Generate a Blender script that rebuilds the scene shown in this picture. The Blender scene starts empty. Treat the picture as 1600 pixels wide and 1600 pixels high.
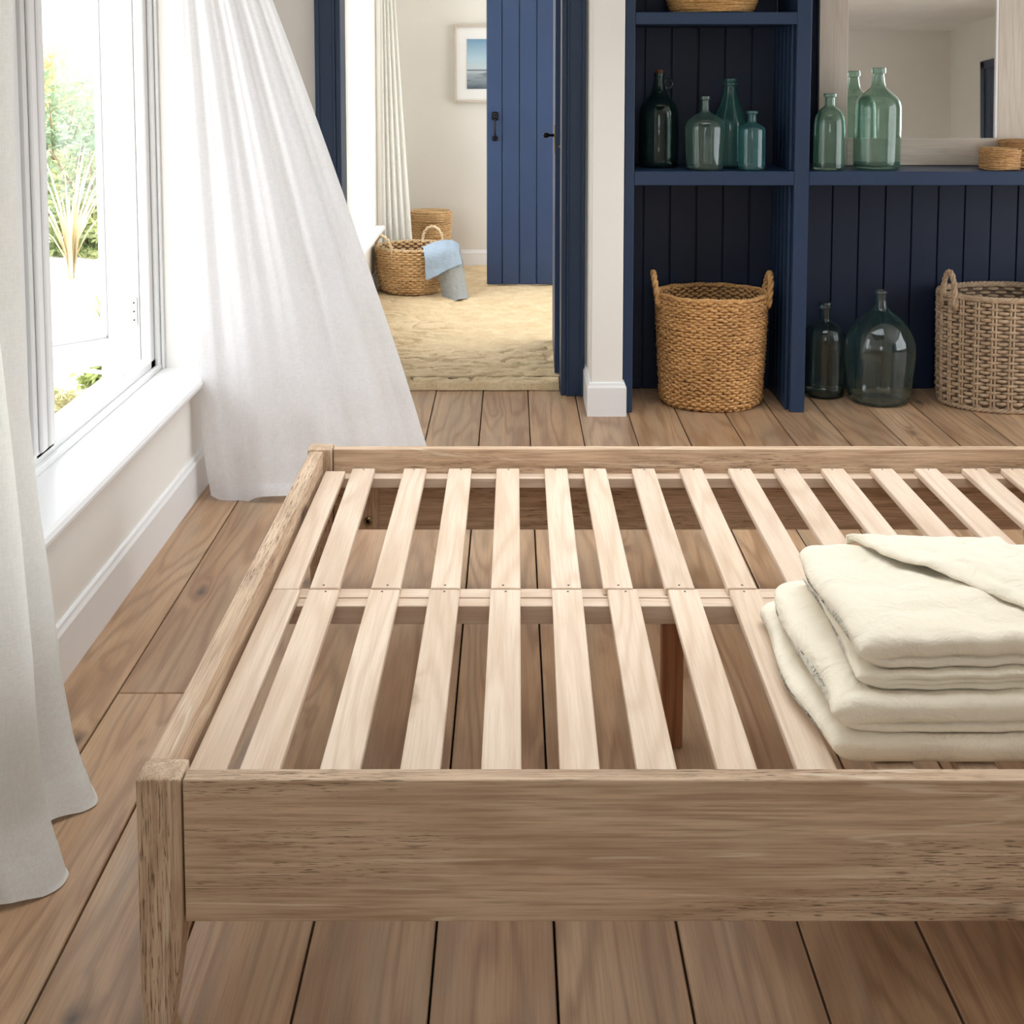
import bpy, bmesh, math, random
from mathutils import Vector, noise, Matrix
random.seed(7)
PI = math.pi
scene = bpy.context.scene
C = scene.collection

# ------------------------------------------------------------------ camera
F, H = 1950.0, 1.5
PITCH = math.atan(F / 22700.0)
PY = 100 + F * math.tan(PITCH)
cd = bpy.data.cameras.new('camera')
cam = bpy.data.objects.new('camera', cd); C.objects.link(cam)
cd.sensor_width = 36.0; cd.lens = F / 1600 * 36.0
cd.shift_y = -(800 - PY) / 1600.0
cd.clip_end = 300
cam.location = (0, 0, H); cam.rotation_euler = (PI / 2 - PITCH, 0, 0)
scene.camera = cam
# ------------------------------------------------------------------ light
w = bpy.data.worlds.new('world'); scene.world = w; w.use_nodes = True
bg = w.node_tree.nodes['Background']
bg.inputs[0].default_value = (0.93, 0.96, 1.0, 1); bg.inputs[1].default_value = 3.3
def portal(loc, rot, sx, sy):
    l = bpy.data.lights.new('portal', 'AREA'); l.shape = 'RECTANGLE'; l.size = sx; l.size_y = sy
    l.cycles.is_portal = True
    o = bpy.data.objects.new('portal', l); C.objects.link(o); o.location = loc; o.rotation_euler = rot
portal((-1.42, 3.2, 1.37), (0, -PI / 2, 0), 1.9, 2.4)
portal((.55, 3.3, 2.68), (0, 0, 0), 2.3, 2.4)
portal((0, -1.74, 1.55), (PI / 2, 0, 0), 1.2, 1.5)
portal((4.64, 3.3, 1.35), (0, PI / 2, 0), 2.1, 3.4)
portal((1.72, 7.48, 1.3), (0, PI / 2, 0), 2.2, 2.95)
portal((-1.22, 7.15, 1.37), (0, -PI / 2, 0), 1.9, 1.9)
vs = scene.view_settings
scene.display_settings.display_device = 'sRGB'
vs.view_transform = 'Standard'; vs.look = 'None'; vs.gamma = 1; vs.use_curve_mapping = False
vs.exposure = 0.60

# ------------------------------------------------------------------ measuring
cp, sp = math.cos(PITCH), math.sin(PITCH)
def _ray(x, y):
    u = (x - 800) / F; v = (y - PY) / F
    return u, cp - v * sp, -sp - v * cp
def onZ(x, y, z):
    r = _ray(x, y); t = (z - H) / r[2]; return Vector((r[0] * t, r[1] * t, z))
def onY(x, y, Y):
    r = _ray(x, y); t = Y / r[1]; return Vector((r[0] * t, Y, H + r[2] * t))

# ------------------------------------------------------------------ node helper
class N:
    def __init__(s, name):
        s.m = bpy.data.materials.new(name); s.m.use_nodes = True
        s.t = s.m.node_tree; s.t.nodes.clear()
        s.out = s.t.nodes.new('ShaderNodeOutputMaterial')
    def n(s, ty, ins=None, **kw):
        nd = s.t.nodes.new(ty)
        for k, v in kw.items(): setattr(nd, k, v)
        for k, v in (ins or {}).items(): s.put(nd.inputs[k], v)
        return nd
    def put(s, sock, v):
        if isinstance(v, bpy.types.NodeSocket): s.t.links.new(v, sock)
        elif isinstance(v, bpy.types.Node): s.t.links.new(v.outputs[0], sock)
        else:
            if isinstance(v, (tuple, list)) and len(v) == 3 and len(sock.default_value) == 4: v = (*v, 1)
            sock.default_value = v
    def math(s, op, a, b=0.0, c=0.0, clamp=False):
        nd = s.n('ShaderNodeMath', {0: a, 1: b, 2: c}, operation=op); nd.use_clamp = clamp; return nd.outputs[0]
    def vmul(s, a, b): return s.n('ShaderNodeVectorMath', {0: a, 1: b}, operation='MULTIPLY').outputs[0]
    def vadd(s, a, b): return s.n('ShaderNodeVectorMath', {0: a, 1: b}, operation='ADD').outputs[0]
    def noise(s, vec, scale=1.0, detail=2.0, rough=0.5, dist=0.0):
        return s.n('ShaderNodeTexNoise', {'Vector': vec, 'Scale': scale, 'Detail': detail, 'Roughness': rough, 'Distortion': dist}).outputs[0]
    def ramp(s, v, a, b, c=0.0, d=1.0):
        return s.n('ShaderNodeMapRange', {0: v, 1: a, 2: b, 3: c, 4: d}, clamp=True).outputs[0]
    def mix(s, fac, a, b, mode='MIX'):
        nd = s.n('ShaderNodeMix', data_type='RGBA', blend_type=mode)
        s.put(nd.inputs[0], fac); s.put(nd.inputs[6], a); s.put(nd.inputs[7], b); return nd.outputs[2]
    def bump(s, h, strength=0.3, dist=0.002, normal=None):
        ins = {'Height': h, 'Strength': strength, 'Distance': dist}
        if normal is not None: ins['Normal'] = normal
        return s.n('ShaderNodeBump', ins).outputs[0]
    def bsdf(s, **kw):
        nd = s.t.nodes.new('ShaderNodeBsdfPrincipled')
        for k, v in kw.items(): s.put(nd.inputs[k.replace('_', ' ')], v)
        s.t.links.new(nd.outputs[0], s.out.inputs[0]); return nd
    def coord(s): return s.n('ShaderNodeTexCoord').outputs['Object']
    def rand(s): return s.n('ShaderNodeObjectInfo').outputs['Random']

def sr(r, g, b):
    f = lambda c: (c / 255 / 12.92) if c / 255 <= .04045 else ((c / 255 + .055) / 1.055) ** 2.4
    return (f(r), f(g), f(b))

def plain(name, col, rough=0.6, spec=0.4, bump=0.15, bscale=60, metallic=0.0, var=0.04):
    m = N(name); co = m.coord()
    n1 = m.noise(co, bscale, 4); n2 = m.noise(co, 3.0, 3)
    base = m.mix(m.ramp(n2, .3, .7, 0, 1), tuple(c * (1 - var) for c in col), tuple(min(1, c * (1 + var)) for c in col))
    b = m.bsdf(Base_Color=base, Roughness=rough, Metallic=metallic, Normal=m.bump(n1, bump, .001))
    b.inputs['Specular IOR Level'].default_value = spec
    return m.m

def wood(name, axis, light, mid, dark, s=1.0, ring=.5, fibre=.4, knots=.35, rough=.55, spec=.35, var=.12,
         pores=0.0, lime=0.0, grey=0.0, bump=.4, kn=(.05, .045, .04)):
    m = N(name); co = m.coord(); rnd = m.rand()
    sep = m.n('ShaderNodeSeparateXYZ', {0: co})
    o = {'X': (0, 1, 2), 'Y': (1, 0, 2), 'Z': (2, 0, 1)}[axis]
    v = m.n('ShaderNodeCombineXYZ', {0: sep.outputs[o[0]], 1: sep.outputs[o[1]], 2: sep.outputs[o[2]]}).outputs[0]
    off = m.n('ShaderNodeCombineXYZ', {0: m.math('MULTIPLY', rnd, 91.), 1: m.math('MULTIPLY', rnd, 57.), 2: m.math('MULTIPLY', rnd, 33.)}).outputs[0]
    v = m.vadd(v, off)
    vk = m.vmul(v, (2.6 * s, 6.5 * s, 6.5 * s))
    vor = m.n('ShaderNodeTexVoronoi', {'Vector': m.vadd(vk, m.vmul(m.n('ShaderNodeTexNoise', {'Vector': v, 'Scale': 18.}).outputs[1], (.12, .12, .12))), 'Scale': 1.0})
    gate = m.math('GREATER_THAN', m.n('ShaderNodeSeparateColor', {0: vor.outputs['Color']}).outputs[0], 1 - knots)
    d = vor.outputs['Distance']
    kmask = m.math('MULTIPLY', m.ramp(d, .03, .15, 1, 0), gate)
    khalo = m.math('MULTIPLY', m.ramp(d, .05, .3, 1, 0), gate)
    wv = m.vmul(v, (.55 * s, 5.5 * s, 5.5 * s))
    n1 = m.noise(wv, 1.0, 2.5, .45, .25)
    field = m.math('ADD', m.math('MULTIPLY', n1, 26.), m.math('MULTIPLY', khalo, 2.2))
    rings = m.math('SINE', m.math('MULTIPLY', field, 3.1))
    rings = m.math('POWER', m.ramp(rings, -1, 1), 2.2)
    fib = m.noise(m.vmul(v, (7 * s, 260 * s, 260 * s)), 1.0, 3, .6)
    fib2 = m.noise(m.vmul(v, (2.2 * s, 60 * s, 60 * s)), 1.0, 3, .6)
    low = m.noise(m.vmul(v, (1.6, 7, 7)), 1.0, 3, .5)
    col = m.mix(m.ramp(low, .3, .7), light, mid)
    col = m.mix(m.math('MULTIPLY', rings, ring), col, dark)
    col = m.mix(m.math('MULTIPLY', m.ramp(fib, .42, .68), fibre), col, dark)
    col = m.mix(m.math('MULTIPLY', m.ramp(fib2, .5, .75), fibre * .7), col, light)
    if grey:
        g = m.noise(m.vmul(v, (1.1, 9, 9)), 1.3, 4, .6)
        col = m.mix(m.math('MULTIPLY', m.ramp(g, .48, .7), grey), col, sr(160, 144, 122))
    if pores:
        pn = m.noise(m.vmul(v, (24, 420, 420)), 1.0, 2, .6, .3)
        pm = m.ramp(m.noise(m.vmul(v, (1.2, 9, 9)), 1., 2), .44, .56)
        col = m.mix(m.math('MULTIPLY', m.math('MULTIPLY', m.ramp(pn, .58, .64), pm), pores), col, tuple(c * .45 for c in dark))
        fib = m.math('SUBTRACT', fib, m.math('MULTIPLY', m.ramp(pn, .56, .64), m.math('MULTIPLY', pm, 1.5)))
    if lime:
        ln = m.math('SINE', m.math('ADD', m.math('MULTIPLY', m.noise(m.vmul(v, (.22, 4, 4)), 1., 1, .3), 110.), m.math('MULTIPLY', m.noise(m.vmul(v, (4, 60, 60)), 1., 2), 3.)))
        lg = m.ramp(m.noise(m.vmul(v, (5, 110, 110)), 1., 2), .44, .54)
        col = m.mix(m.math('MULTIPLY', m.math('MULTIPLY', m.ramp(ln, .95, .998), lg), lime), col, sr(226, 208, 184))
    col = m.mix(m.math('MULTIPLY', kmask, .85), col, kn)
    col = m.mix(m.math('MULTIPLY', khalo, .22), col, dark)
    vv = m.ramp(m.math('FRACT', m.math('MULTIPLY', rnd, 7.31)), 0, 1, 1 - var, 1 + var * .6)
    col = m.mix(1.0, col, m.n('ShaderNodeCombineColor', {0: vv, 1: vv, 2: vv}).outputs[0], 'MULTIPLY')
    hh = m.math('ADD', m.math('MULTIPLY', fib, .7), m.math('MULTIPLY', rings, -.5))
    rg = m.ramp(fib2, .3, .7, rough - .06, rough + .08)
    b = m.bsdf(Base_Color=col, Roughness=rg, Normal=m.bump(hh, bump, .0008))
    b.inputs['Specular IOR Level'].default_value = spec
    return m.m

M = {}
FL = dict(light=sr(196, 162, 128), mid=sr(166, 129, 97), dark=sr(114, 79, 55), ring=.42, fibre=.3, knots=.6, rough=.36, spec=.5, var=.14, grey=.42, bump=.35)
M['floor'] = wood('floor_wood', 'Y', **FL)
SL = dict(light=sr(230, 210, 190), mid=sr(216, 192, 168), dark=sr(184, 152, 124), ring=.32, fibre=.3, knots=.08, rough=.5, var=.06, bump=.3)
M['slat'] = wood('slat_wood', 'Y', **SL)
M['slatx'] = wood('beam_wood', 'X', **SL)
OK_ = dict(light=sr(220, 194, 166), mid=sr(198, 168, 139), dark=sr(142, 111, 84), ring=.34, fibre=.6, knots=.5, rough=.55, var=.04, pores=.8, lime=.6, bump=.8)
M['oakx'] = wood('limed_oak_x', 'X', **OK_); M['oaky'] = wood('limed_oak_y', 'Y', **OK_); M['oakz'] = wood('limed_oak_z', 'Z', **OK_)
M['legwood'] = wood('leg_wood', 'Z', light=sr(190, 140, 104), mid=sr(170, 118, 84), dark=sr(124, 78, 52), knots=0, var=.03)
FR = dict(light=sr(214, 204, 190), mid=sr(198, 186, 170), dark=sr(164, 150, 134), ring=.2, fibre=.35, knots=0, rough=.6, var=.03, bump=.4)
M['framex'] = wood('pale_frame_x', 'X', **FR); M['framez'] = wood('pale_frame_z', 'Z', **FR)
M['wall'] = plain('wall_paint', sr(240, 237, 231), .85, .2, .08, 90, var=.015)
M['wallfar'] = plain('far_wall_paint', sr(228, 223, 214), .85, .2, .08, 90, var=.02)
M['ceil'] = plain('ceiling_paint', sr(243, 241, 236), .9, .1, .05)
M['white'] = plain('white_gloss_paint', sr(236, 236, 236), .35, .45, .06, 30, var=.01)
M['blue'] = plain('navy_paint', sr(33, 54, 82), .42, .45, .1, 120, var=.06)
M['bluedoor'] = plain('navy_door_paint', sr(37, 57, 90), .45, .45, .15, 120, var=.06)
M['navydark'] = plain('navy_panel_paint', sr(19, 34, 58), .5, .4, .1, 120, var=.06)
M['under'] = plain('dark_subfloor', sr(22, 17, 14), .9, .1)
M['iron'] = plain('black_iron', sr(24, 24, 26), .4, .5, .3, 80, .6)
M['brass'] = plain('aged_brass', sr(150, 130, 96), .3, .5, .1, 80, .9)
M['steel'] = plain('brushed_steel', sr(190, 190, 188), .35, .5, .1, 80, .9)
M['nail'] = plain('dark_nail', sr(60, 48, 40), .6, .3)
M['cork'] = plain('cork', sr(104, 74, 50), .9, .1, .6, 200, var=.2)
M['matboard'] = plain('white_mat_board', sr(236, 234, 230), .8, .2)

def fabric(name, col, trans=0.0, wr=.25, wscale=14., weave=900., wdist=.004, var=.04, sheer=0.0, wv_s=.25):
    m = N(name); co = m.coord()
    n = m.noise(co, wscale, 5, .55, .6); n2 = m.noise(m.vmul(co, (1, 1, .18)), 240., 2); n3 = m.noise(m.vmul(co, (.18, .18, 1)), 300., 2)
    wv = m.math('ADD', n2, n3)
    col2 = m.mix(m.ramp(wv, .7, 1.3), tuple(c * (1 - var * 2) for c in col), col)
    nb = m.bump(n, wr, wdist * 4, m.bump(wv, wv_s, .0008))
    b = m.bsdf(Base_Color=col2, Roughness=.9, Normal=nb)
    b.inputs['Specular IOR Level'].default_value = .1
    if trans:
        tr = m.n('ShaderNodeBsdfTranslucent', {0: col2, 1: nb})
        mx = m.n('ShaderNodeMixShader', {0: trans, 1: b.outputs[0], 2: tr.outputs[0]})
        last = mx
        if sheer:
            tp = m.n('ShaderNodeBsdfTransparent')
            last = m.n('ShaderNodeMixShader', {0: sheer, 1: mx.outputs[0], 2: tp.outputs[0]})
        m.t.links.new(last.outputs[0], m.out.inputs[0])
    return m.m
M['curtain'] = fabric('white_linen_voile', sr(250, 250, 252), .42, .12, 9., sheer=.03)
M['curtain2'] = fabric('off_white_linen_voile', sr(244, 242, 237), .32, .18, 9., sheer=.03)
M['curtainfar'] = fabric('far_white_voile', sr(244, 243, 238), .4, .1, 9.)
M['linen'] = fabric('cream_linen', sr(233, 223, 204), 0, .7, 13., wdist=.005, wv_s=.06, var=.012)
M['bluecloth'] = fabric('pale_blue_linen', sr(160, 176, 192), 0, .4, 30., var=.08)
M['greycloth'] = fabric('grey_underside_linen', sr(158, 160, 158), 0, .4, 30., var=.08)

def straw(name, a, b_, c_, sc=1.0):
    m = N(name); co = m.coord()
    n1 = m.noise(m.vmul(co, (1, 1, 3)), 60 * sc, 3); n2 = m.noise(co, 9., 2); n3 = m.noise(m.vmul(co, (1, 1, 2)), 400 * sc, 2)
    col = m.mix(m.ramp(n1, .35, .65), a, b_); col = m.mix(m.ramp(n2, .4, .7, 0, .35), col, c_); col = m.mix(m.ramp(n3, .5, .75, 0, .5), col, c_)
    m.bsdf(Base_Color=col, Roughness=.75, Normal=m.bump(n3, .5, .001)); return m.m
M['seagrass'] = straw('golden_seagrass', sr(224, 178, 118), sr(194, 142, 84), sr(124, 80, 42))
M['wicker'] = straw('grey_wicker', sr(198, 172, 142), sr(168, 142, 114), sr(104, 84, 64))
M['straw2'] = straw('pale_straw', sr(232, 198, 148), sr(204, 160, 108), sr(132, 90, 54))
M['gap'] = straw('painted_gap_shade', sr(120, 86, 54), sr(96, 68, 42), sr(60, 42, 26))  # darkened lining colour: shade in the weave gaps painted in
M['gapgrey'] = straw('painted_gap_shade_grey', sr(112, 92, 72), sr(88, 72, 56), sr(56, 44, 34))  # same for the wicker: gap shade painted into the lining
M['rope'] = straw('pale_rope', sr(226, 204, 166), sr(204, 178, 138), sr(160, 130, 94))
M['palm'] = straw('honey_palm', sr(222, 180, 116), sr(192, 146, 84), sr(126, 84, 44))
M['boxstraw'] = straw('woven_box_straw', sr(222, 180, 126), sr(188, 140, 88), sr(120, 80, 46))

def glass(name, col, body, haze=.16, rough=.04):
    m = N(name); co = m.coord()
    n = m.noise(co, 22., 3); n2 = m.noise(m.vmul(co, (1, 1, .5)), 14., 4, .6)
    b = m.bsdf(Base_Color=col, Roughness=rough, IOR=1.45, Transmission_Weight=1.0, Normal=m.bump(n, .14, .003))
    d = m.n('ShaderNodeBsdfDiffuse', {0: body}); t = m.n('ShaderNodeBsdfTranslucent', {0: body})
    dt = m.n('ShaderNodeMixShader', {0: .5, 1: d.outputs[0], 2: t.outputs[0]})
    mx = m.n('ShaderNodeMixShader', {0: m.ramp(n2, .3, .7, haze * .6, haze * 1.4), 1: b.outputs[0], 2: dt.outputs[0]})
    m.t.links.new(mx.outputs[0], m.out.inputs[0]); return m.m
M['gteal'] = glass('teal_glass', sr(206, 236, 232), sr(96, 160, 156), .24); M['gclear'] = glass('pale_green_glass', sr(230, 242, 237), sr(130, 164, 152), .12)
M['gdark'] = glass('dark_green_glass', sr(190, 212, 204), sr(62, 92, 86), .16); M['gaqua'] = glass('aqua_glass', sr(212, 240, 240), sr(110, 176, 180), .16)
M['ggreen'] = glass('sea_green_glass', sr(222, 240, 231), sr(126, 168, 150), .16); M['gdemi'] = glass('demijohn_glass', sr(243, 250, 247), sr(110, 156, 150), .05)
M['gsmoke'] = glass('smoky_glass', sr(228, 238, 233), sr(90, 112, 108), .06)
def pane_mat():
    m = N('window_glass'); t = m.n('ShaderNodeBsdfTransparent', {0: (.97, .985, .98)}); g = m.n('ShaderNodeBsdfGlossy', {'Roughness': .02})
    fr = m.n('ShaderNodeFresnel', {'IOR': 1.45}); mx = m.n('ShaderNodeMixShader', {0: fr.outputs[0], 1: t.outputs[0], 2: g.outputs[0]})
    m.t.links.new(mx.outputs[0], m.out.inputs[0]); return m.m
M['pane'] = pane_mat()
def mirror_mat():
    m = N('mirror_silver'); m.bsdf(Base_Color=(.95, .955, .91), Metallic=1.0, Roughness=.015); return m.m
M['mirror'] = mirror_mat()
def carpet_mat():
    m = N('sand_carpet'); co = m.coord()
    a = m.noise(co, 160., 3, .7); b = m.noise(co, 11., 4, .6); c = m.noise(co, 35., 3)
    col = m.mix(m.ramp(b, .35, .65), sr(238, 214, 174), sr(222, 196, 154)); col = m.mix(m.ramp(a, .5, .8, 0, .45), col, sr(160, 132, 96))
    m.bsdf(Base_Color=col, Roughness=.95, Normal=m.bump(m.math('ADD', a, c), .9, .008)); return m.m
M['carpet'] = carpet_mat()
def leaf_mat(name, a, b):
    m = N(name); co = m.coord(); n = m.noise(co, 3., 3); col = m.mix(m.ramp(n, .35, .65), a, b)
    p = m.bsdf(Base_Color=col, Roughness=.6); tr = m.n('ShaderNodeBsdfTranslucent', {0: col})
    mx = m.n('ShaderNodeMixShader', {0: .3, 1: p.outputs[0], 2: tr.outputs[0]}); m.t.links.new(mx.outputs[0], m.out.inputs[0]); return m.m
M['leaf'] = leaf_mat('olive_leaf', sr(132, 148, 96), sr(168, 172, 118)); M['leaf2'] = leaf_mat('sage_leaf', sr(120, 144, 110), sr(160, 176, 140))
M['leaf3'] = leaf_mat('pale_leaf', sr(178, 178, 130), sr(204, 192, 150)); M['blade'] = leaf_mat('dry_blade', sr(206, 188, 150), sr(226, 212, 180))
M['grass'] = leaf_mat('grass_blade', sr(150, 164, 96), sr(190, 192, 130))
M['gravel'] = plain('pale_gravel', sr(226, 220, 208), .9, .1, .6, 40, var=.08)
M['hill'] = plain('hill_scrub', sr(160, 168, 132), .95, .05, .9, 3, var=.25)
M['bark'] = plain('bark', sr(120, 100, 80), .9, .1, .8, 60)
def picture_mat():
    m = N('seascape_print'); sep = m.n('ShaderNodeSeparateXYZ', {0: m.coord()}); z = sep.outputs[2]
    t = m.ramp(z, 1.33, 1.68)
    cr = m.n('ShaderNodeValToRGB', {0: t}); e = cr.color_ramp.elements
    e[0].position = 0; e[0].color = (*sr(92, 104, 112), 1); e[1].position = 1; e[1].color = (*sr(112, 150, 178), 1)
    for p_, c_ in ((.12, (132, 142, 148)), (.26, (150, 160, 166)), (.33, (186, 194, 196)), (.36, (84, 100, 112)), (.385, (192, 204, 206)), (.6, (172, 198, 210))):
        k = e.new(p_); k.color = (*sr(*c_), 1)
    n = m.noise(m.vmul(m.coord(), (8, 8, 55)), 1., 4, .6)
    wav = m.math('MULTIPLY', m.ramp(n, .52, .64), m.ramp(t, .30, .34, 1, 0))
    col = m.mix(m.math('MULTIPLY', wav, .6), cr.outputs[0], sr(60, 74, 84))
    m.bsdf(Base_Color=col, Roughness=.4); return m.m
M['picture'] = picture_mat()

# ------------------------------------------------------------------ object helpers
def tag(o, label=None, cat=None, group=None, kind=None):
    for k, v in (('label', label), ('category', cat), ('group', group), ('kind', kind)):
        if v: o[k] = v
    return o
def empty(name, loc=(0, 0, 0), **kw):
    o = bpy.data.objects.new(name, None); C.objects.link(o); o.location = loc; o.empty_display_size = .05
    return tag(o, **kw)
def link(name, me, mat, parent=None, smooth=False, **kw):
    me.materials.append(mat)
    if smooth: me.polygons.foreach_set('use_smooth', [True] * len(me.polygons))
    o = bpy.data.objects.new(name, me); C.objects.link(o)
    if parent:
        o.parent = parent
        o.matrix_parent_inverse = WM(parent).inverted()
    return tag(o, **kw)
def WM(o):
    m = o.matrix_basis.copy()
    if o.parent: m = WM(o.parent) @ o.matrix_parent_inverse @ m
    return m
def fin(name, bm, mat, parent=None, smooth=False, **kw):
    me = bpy.data.meshes.new(name); bm.normal_update(); bm.to_mesh(me); bm.free()
    return link(name, me, mat, parent, smooth, **kw)
def bx(bm, x0, x1, y0, y1, z0, z1, bev=0.0, seg=1):
    r = bmesh.ops.create_cube(bm, size=1.0); vs_ = r['verts']
    for v in vs_:
        v.co = Vector(((x0 + x1) / 2 + v.co.x * (x1 - x0), (y0 + y1) / 2 + v.co.y * (y1 - y0), (z0 + z1) / 2 + v.co.z * (z1 - z0)))
    if bev:
        es = list({e for v in vs_ for e in v.link_edges})
        bmesh.ops.bevel(bm, geom=es, offset=bev, segments=seg, affect='EDGES', profile=.5)
    return bm
def box(name, x0, x1, y0, y1, z0, z1, mat, parent=None, bev=0.0, seg=1, **kw):
    return fin(name, bx(bmesh.new(), x0, x1, y0, y1, z0, z1, bev, seg), mat, parent, **kw)
def pyd(name, vs_, fs, mat, parent=None, smooth=True, **kw):
    me = bpy.data.meshes.new(name); me.from_pydata([tuple(v) for v in vs_], [], fs); me.update()
    return link(name, me, mat, parent, smooth, **kw)
class G:                                             # collects raw geometry into one mesh
    def __init__(s): s.v = []; s.f = []
    def add(s, vs_, fs):
        o = len(s.v); s.v += [tuple(v) for v in vs_]; s.f += [tuple(i + o for i in f) for f in fs]
    def tube(s, pts, r, n=6, closed=False, flat=1.0):
        pts = [Vector(p) for p in pts]; k = len(pts); vs_ = []; up0 = None
        for i, p in enumerate(pts):
            a = pts[(i - 1) % k] if (closed or i > 0) else pts[i]; b = pts[(i + 1) % k] if (closed or i < k - 1) else pts[i]
            t = (b - a).normalized()
            if up0 is None: up0 = Vector((0, 0, 1)) if abs(t.z) < .9 else Vector((1, 0, 0))
            sd_ = t.cross(up0)
            if sd_.length < 1e-4: sd_ = t.cross(Vector((0, 1, 0)))
            sd_.normalize(); up = sd_.cross(t).normalized(); up0 = up if not closed else up0
            rr = r[i] if isinstance(r, (list, tuple)) else r
            for j in range(n):
                an = 2 * PI * j / n
                vs_.append(p + sd_ * (math.cos(an) * rr * flat) + up * (math.sin(an) * rr))
        fs = []
        for i in range(k if closed else k - 1):
            for j in range(n):
                a = i * n + j; b = i * n + (j + 1) % n; c_ = ((i + 1) % k) * n + (j + 1) % n; d = ((i + 1) % k) * n + j
                fs.append((a, d, c_, b))
        if not closed:
            fs.append(tuple(range(n))); fs.append(tuple(reversed(range((k - 1) * n, k * n))))
        s.add(vs_, fs)
    def out(s, name, mat, parent=None, smooth=True, **kw): return pyd(name, s.v, s.f, mat, parent, smooth, **kw)
def lathe(prof, cx, cy, cz, seg=40):
    vs_ = []; fs = []; n = len(prof)
    for i in range(seg):
        a = 2 * PI * i / seg
        for r, z in prof: vs_.append((cx + r * math.cos(a), cy + r * math.sin(a), cz + z))
    for i in range(seg):
        j = (i + 1) % seg
        for k in range(n - 1):
            if prof[k][0] < 1e-6 and prof[k + 1][0] < 1e-6: continue
            fs.append((i * n + k, j * n + k, j * n + k + 1, i * n + k + 1))
    bm = bmesh.new()
    me = bpy.data.meshes.new('t'); me.from_pydata(vs_, [], fs); bm.from_mesh(me); bpy.data.meshes.remove(me)
    bmesh.ops.remove_doubles(bm, verts=bm.verts, dist=1e-6)
    bmesh.ops.recalc_face_normals(bm, faces=bm.faces)
    return bm
def cr(pts, t):                                      # Catmull-Rom through values or vectors
    n = len(pts) - 1; t = max(0., min(1., t)) * n; i = min(int(t), n - 1); u = t - i
    p = [pts[max(0, i - 1)], pts[i], pts[i + 1], pts[min(n, i + 2)]]
    return (p[1] * 2 + (p[2] - p[0]) * u + (p[0] * 2 - p[1] * 5 + p[2] * 4 - p[3]) * u * u + (p[1] * 3 - p[0] - p[2] * 3 + p[3]) * u ** 3) * .5
def sheet(name, fn, nu, nv, mat, parent=None, thick=0.0, **kw):
    vs_ = [fn(i / nu, j / nv) for j in range(nv + 1) for i in range(nu + 1)]
    fs = [(j * (nu + 1) + i, j * (nu + 1) + i + 1, (j + 1) * (nu + 1) + i + 1, (j + 1) * (nu + 1) + i) for j in range(nv) for i in range(nu)]
    o = pyd(name, vs_, fs, mat, parent, True, **kw)
    if thick:
        md = o.modifiers.new('thickness', 'SOLIDIFY'); md.thickness = thick; md.offset = 0
    return o
def nz(x, y, z, s=1.0): return noise.noise(Vector((x * s, y * s, z * s)))

# ================================================================== SETTING
YB = 5.57                     # doorway wall
floor = box('floor', -1.40, 4.5, -1.5, 5.80, -.06, -.024, M['under'], kind='structure')
edges = [-1.12, -.945, -.765, -.56, -.348, -.132, .0735, .288, .501, .71, .920, 1.125, 1.340, 1.555, 1.77, 1.99, 2.20, 2.41, 2.62, 2.83, 3.04, 3.25, 3.46, 3.67, 3.88, 4.09, 4.30, 4.50]
cuts = {1: [2.87], 2: [1.1, 4.7], 3: [4.95], 5: [.4], 6: [2.25], 8: [4.0], 9: [1.5], 11: [3.4], 12: [.9], 13: [4.2]}
for i in range(len(edges) - 1):
    ys = [-1.5] + cuts.get(i, [2.1] if i > 13 and i % 2 else []) + [5.70]
    for a, b in zip(ys[:-1], ys[1:]):
        bm = bmesh.new(); g = .0022
        bx(bm, edges[i] + g, edges[i + 1] - g, a + .0012, b - .0012, -.024, random.uniform(-.0008, .0004), .0022)
        fin('floor_plank', bm, M['floor'], floor)
bm = bmesh.new()
SKX = ((-.60, 1.70),); SY0, SY1 = 2.1, 4.5                 # unseen rooflight, added above the bed to light it from the top
xs_ = [-1.40, SKX[0][0], SKX[0][1], 4.6]
bx(bm, -1.40, 4.6, -1.6, SY0, 2.5, 2.6); bx(bm, -1.40, 4.6, SY1, 9.3, 2.5, 2.6)
for k in (0, 2): bx(bm, xs_[k], xs_[k + 1], SY0, SY1, 2.5, 2.6)
fin('ceiling', bm, M['ceil'], kind='structure')
for k, (xa, xb) in enumerate(SKX):
    rl = empty('window_%d' % (3 + k), ((xa + xb) / 2, (SY0 + SY1) / 2, 2.6), kind='structure')
    for q in ((xa, xa + .05, SY0, SY1), (xb - .05, xb, SY0, SY1), (xa + .05, xb - .05, SY0, SY0 + .05), (xa + .05, xb - .05, SY1 - .05, SY1)):
        box('window_frame', *q, 2.5, 2.66, M['white'], rl)
    box('pane', xa + .05, xb - .05, SY0 + .05, SY1 - .05, 2.63, 2.634, M['pane'], rl)

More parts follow.
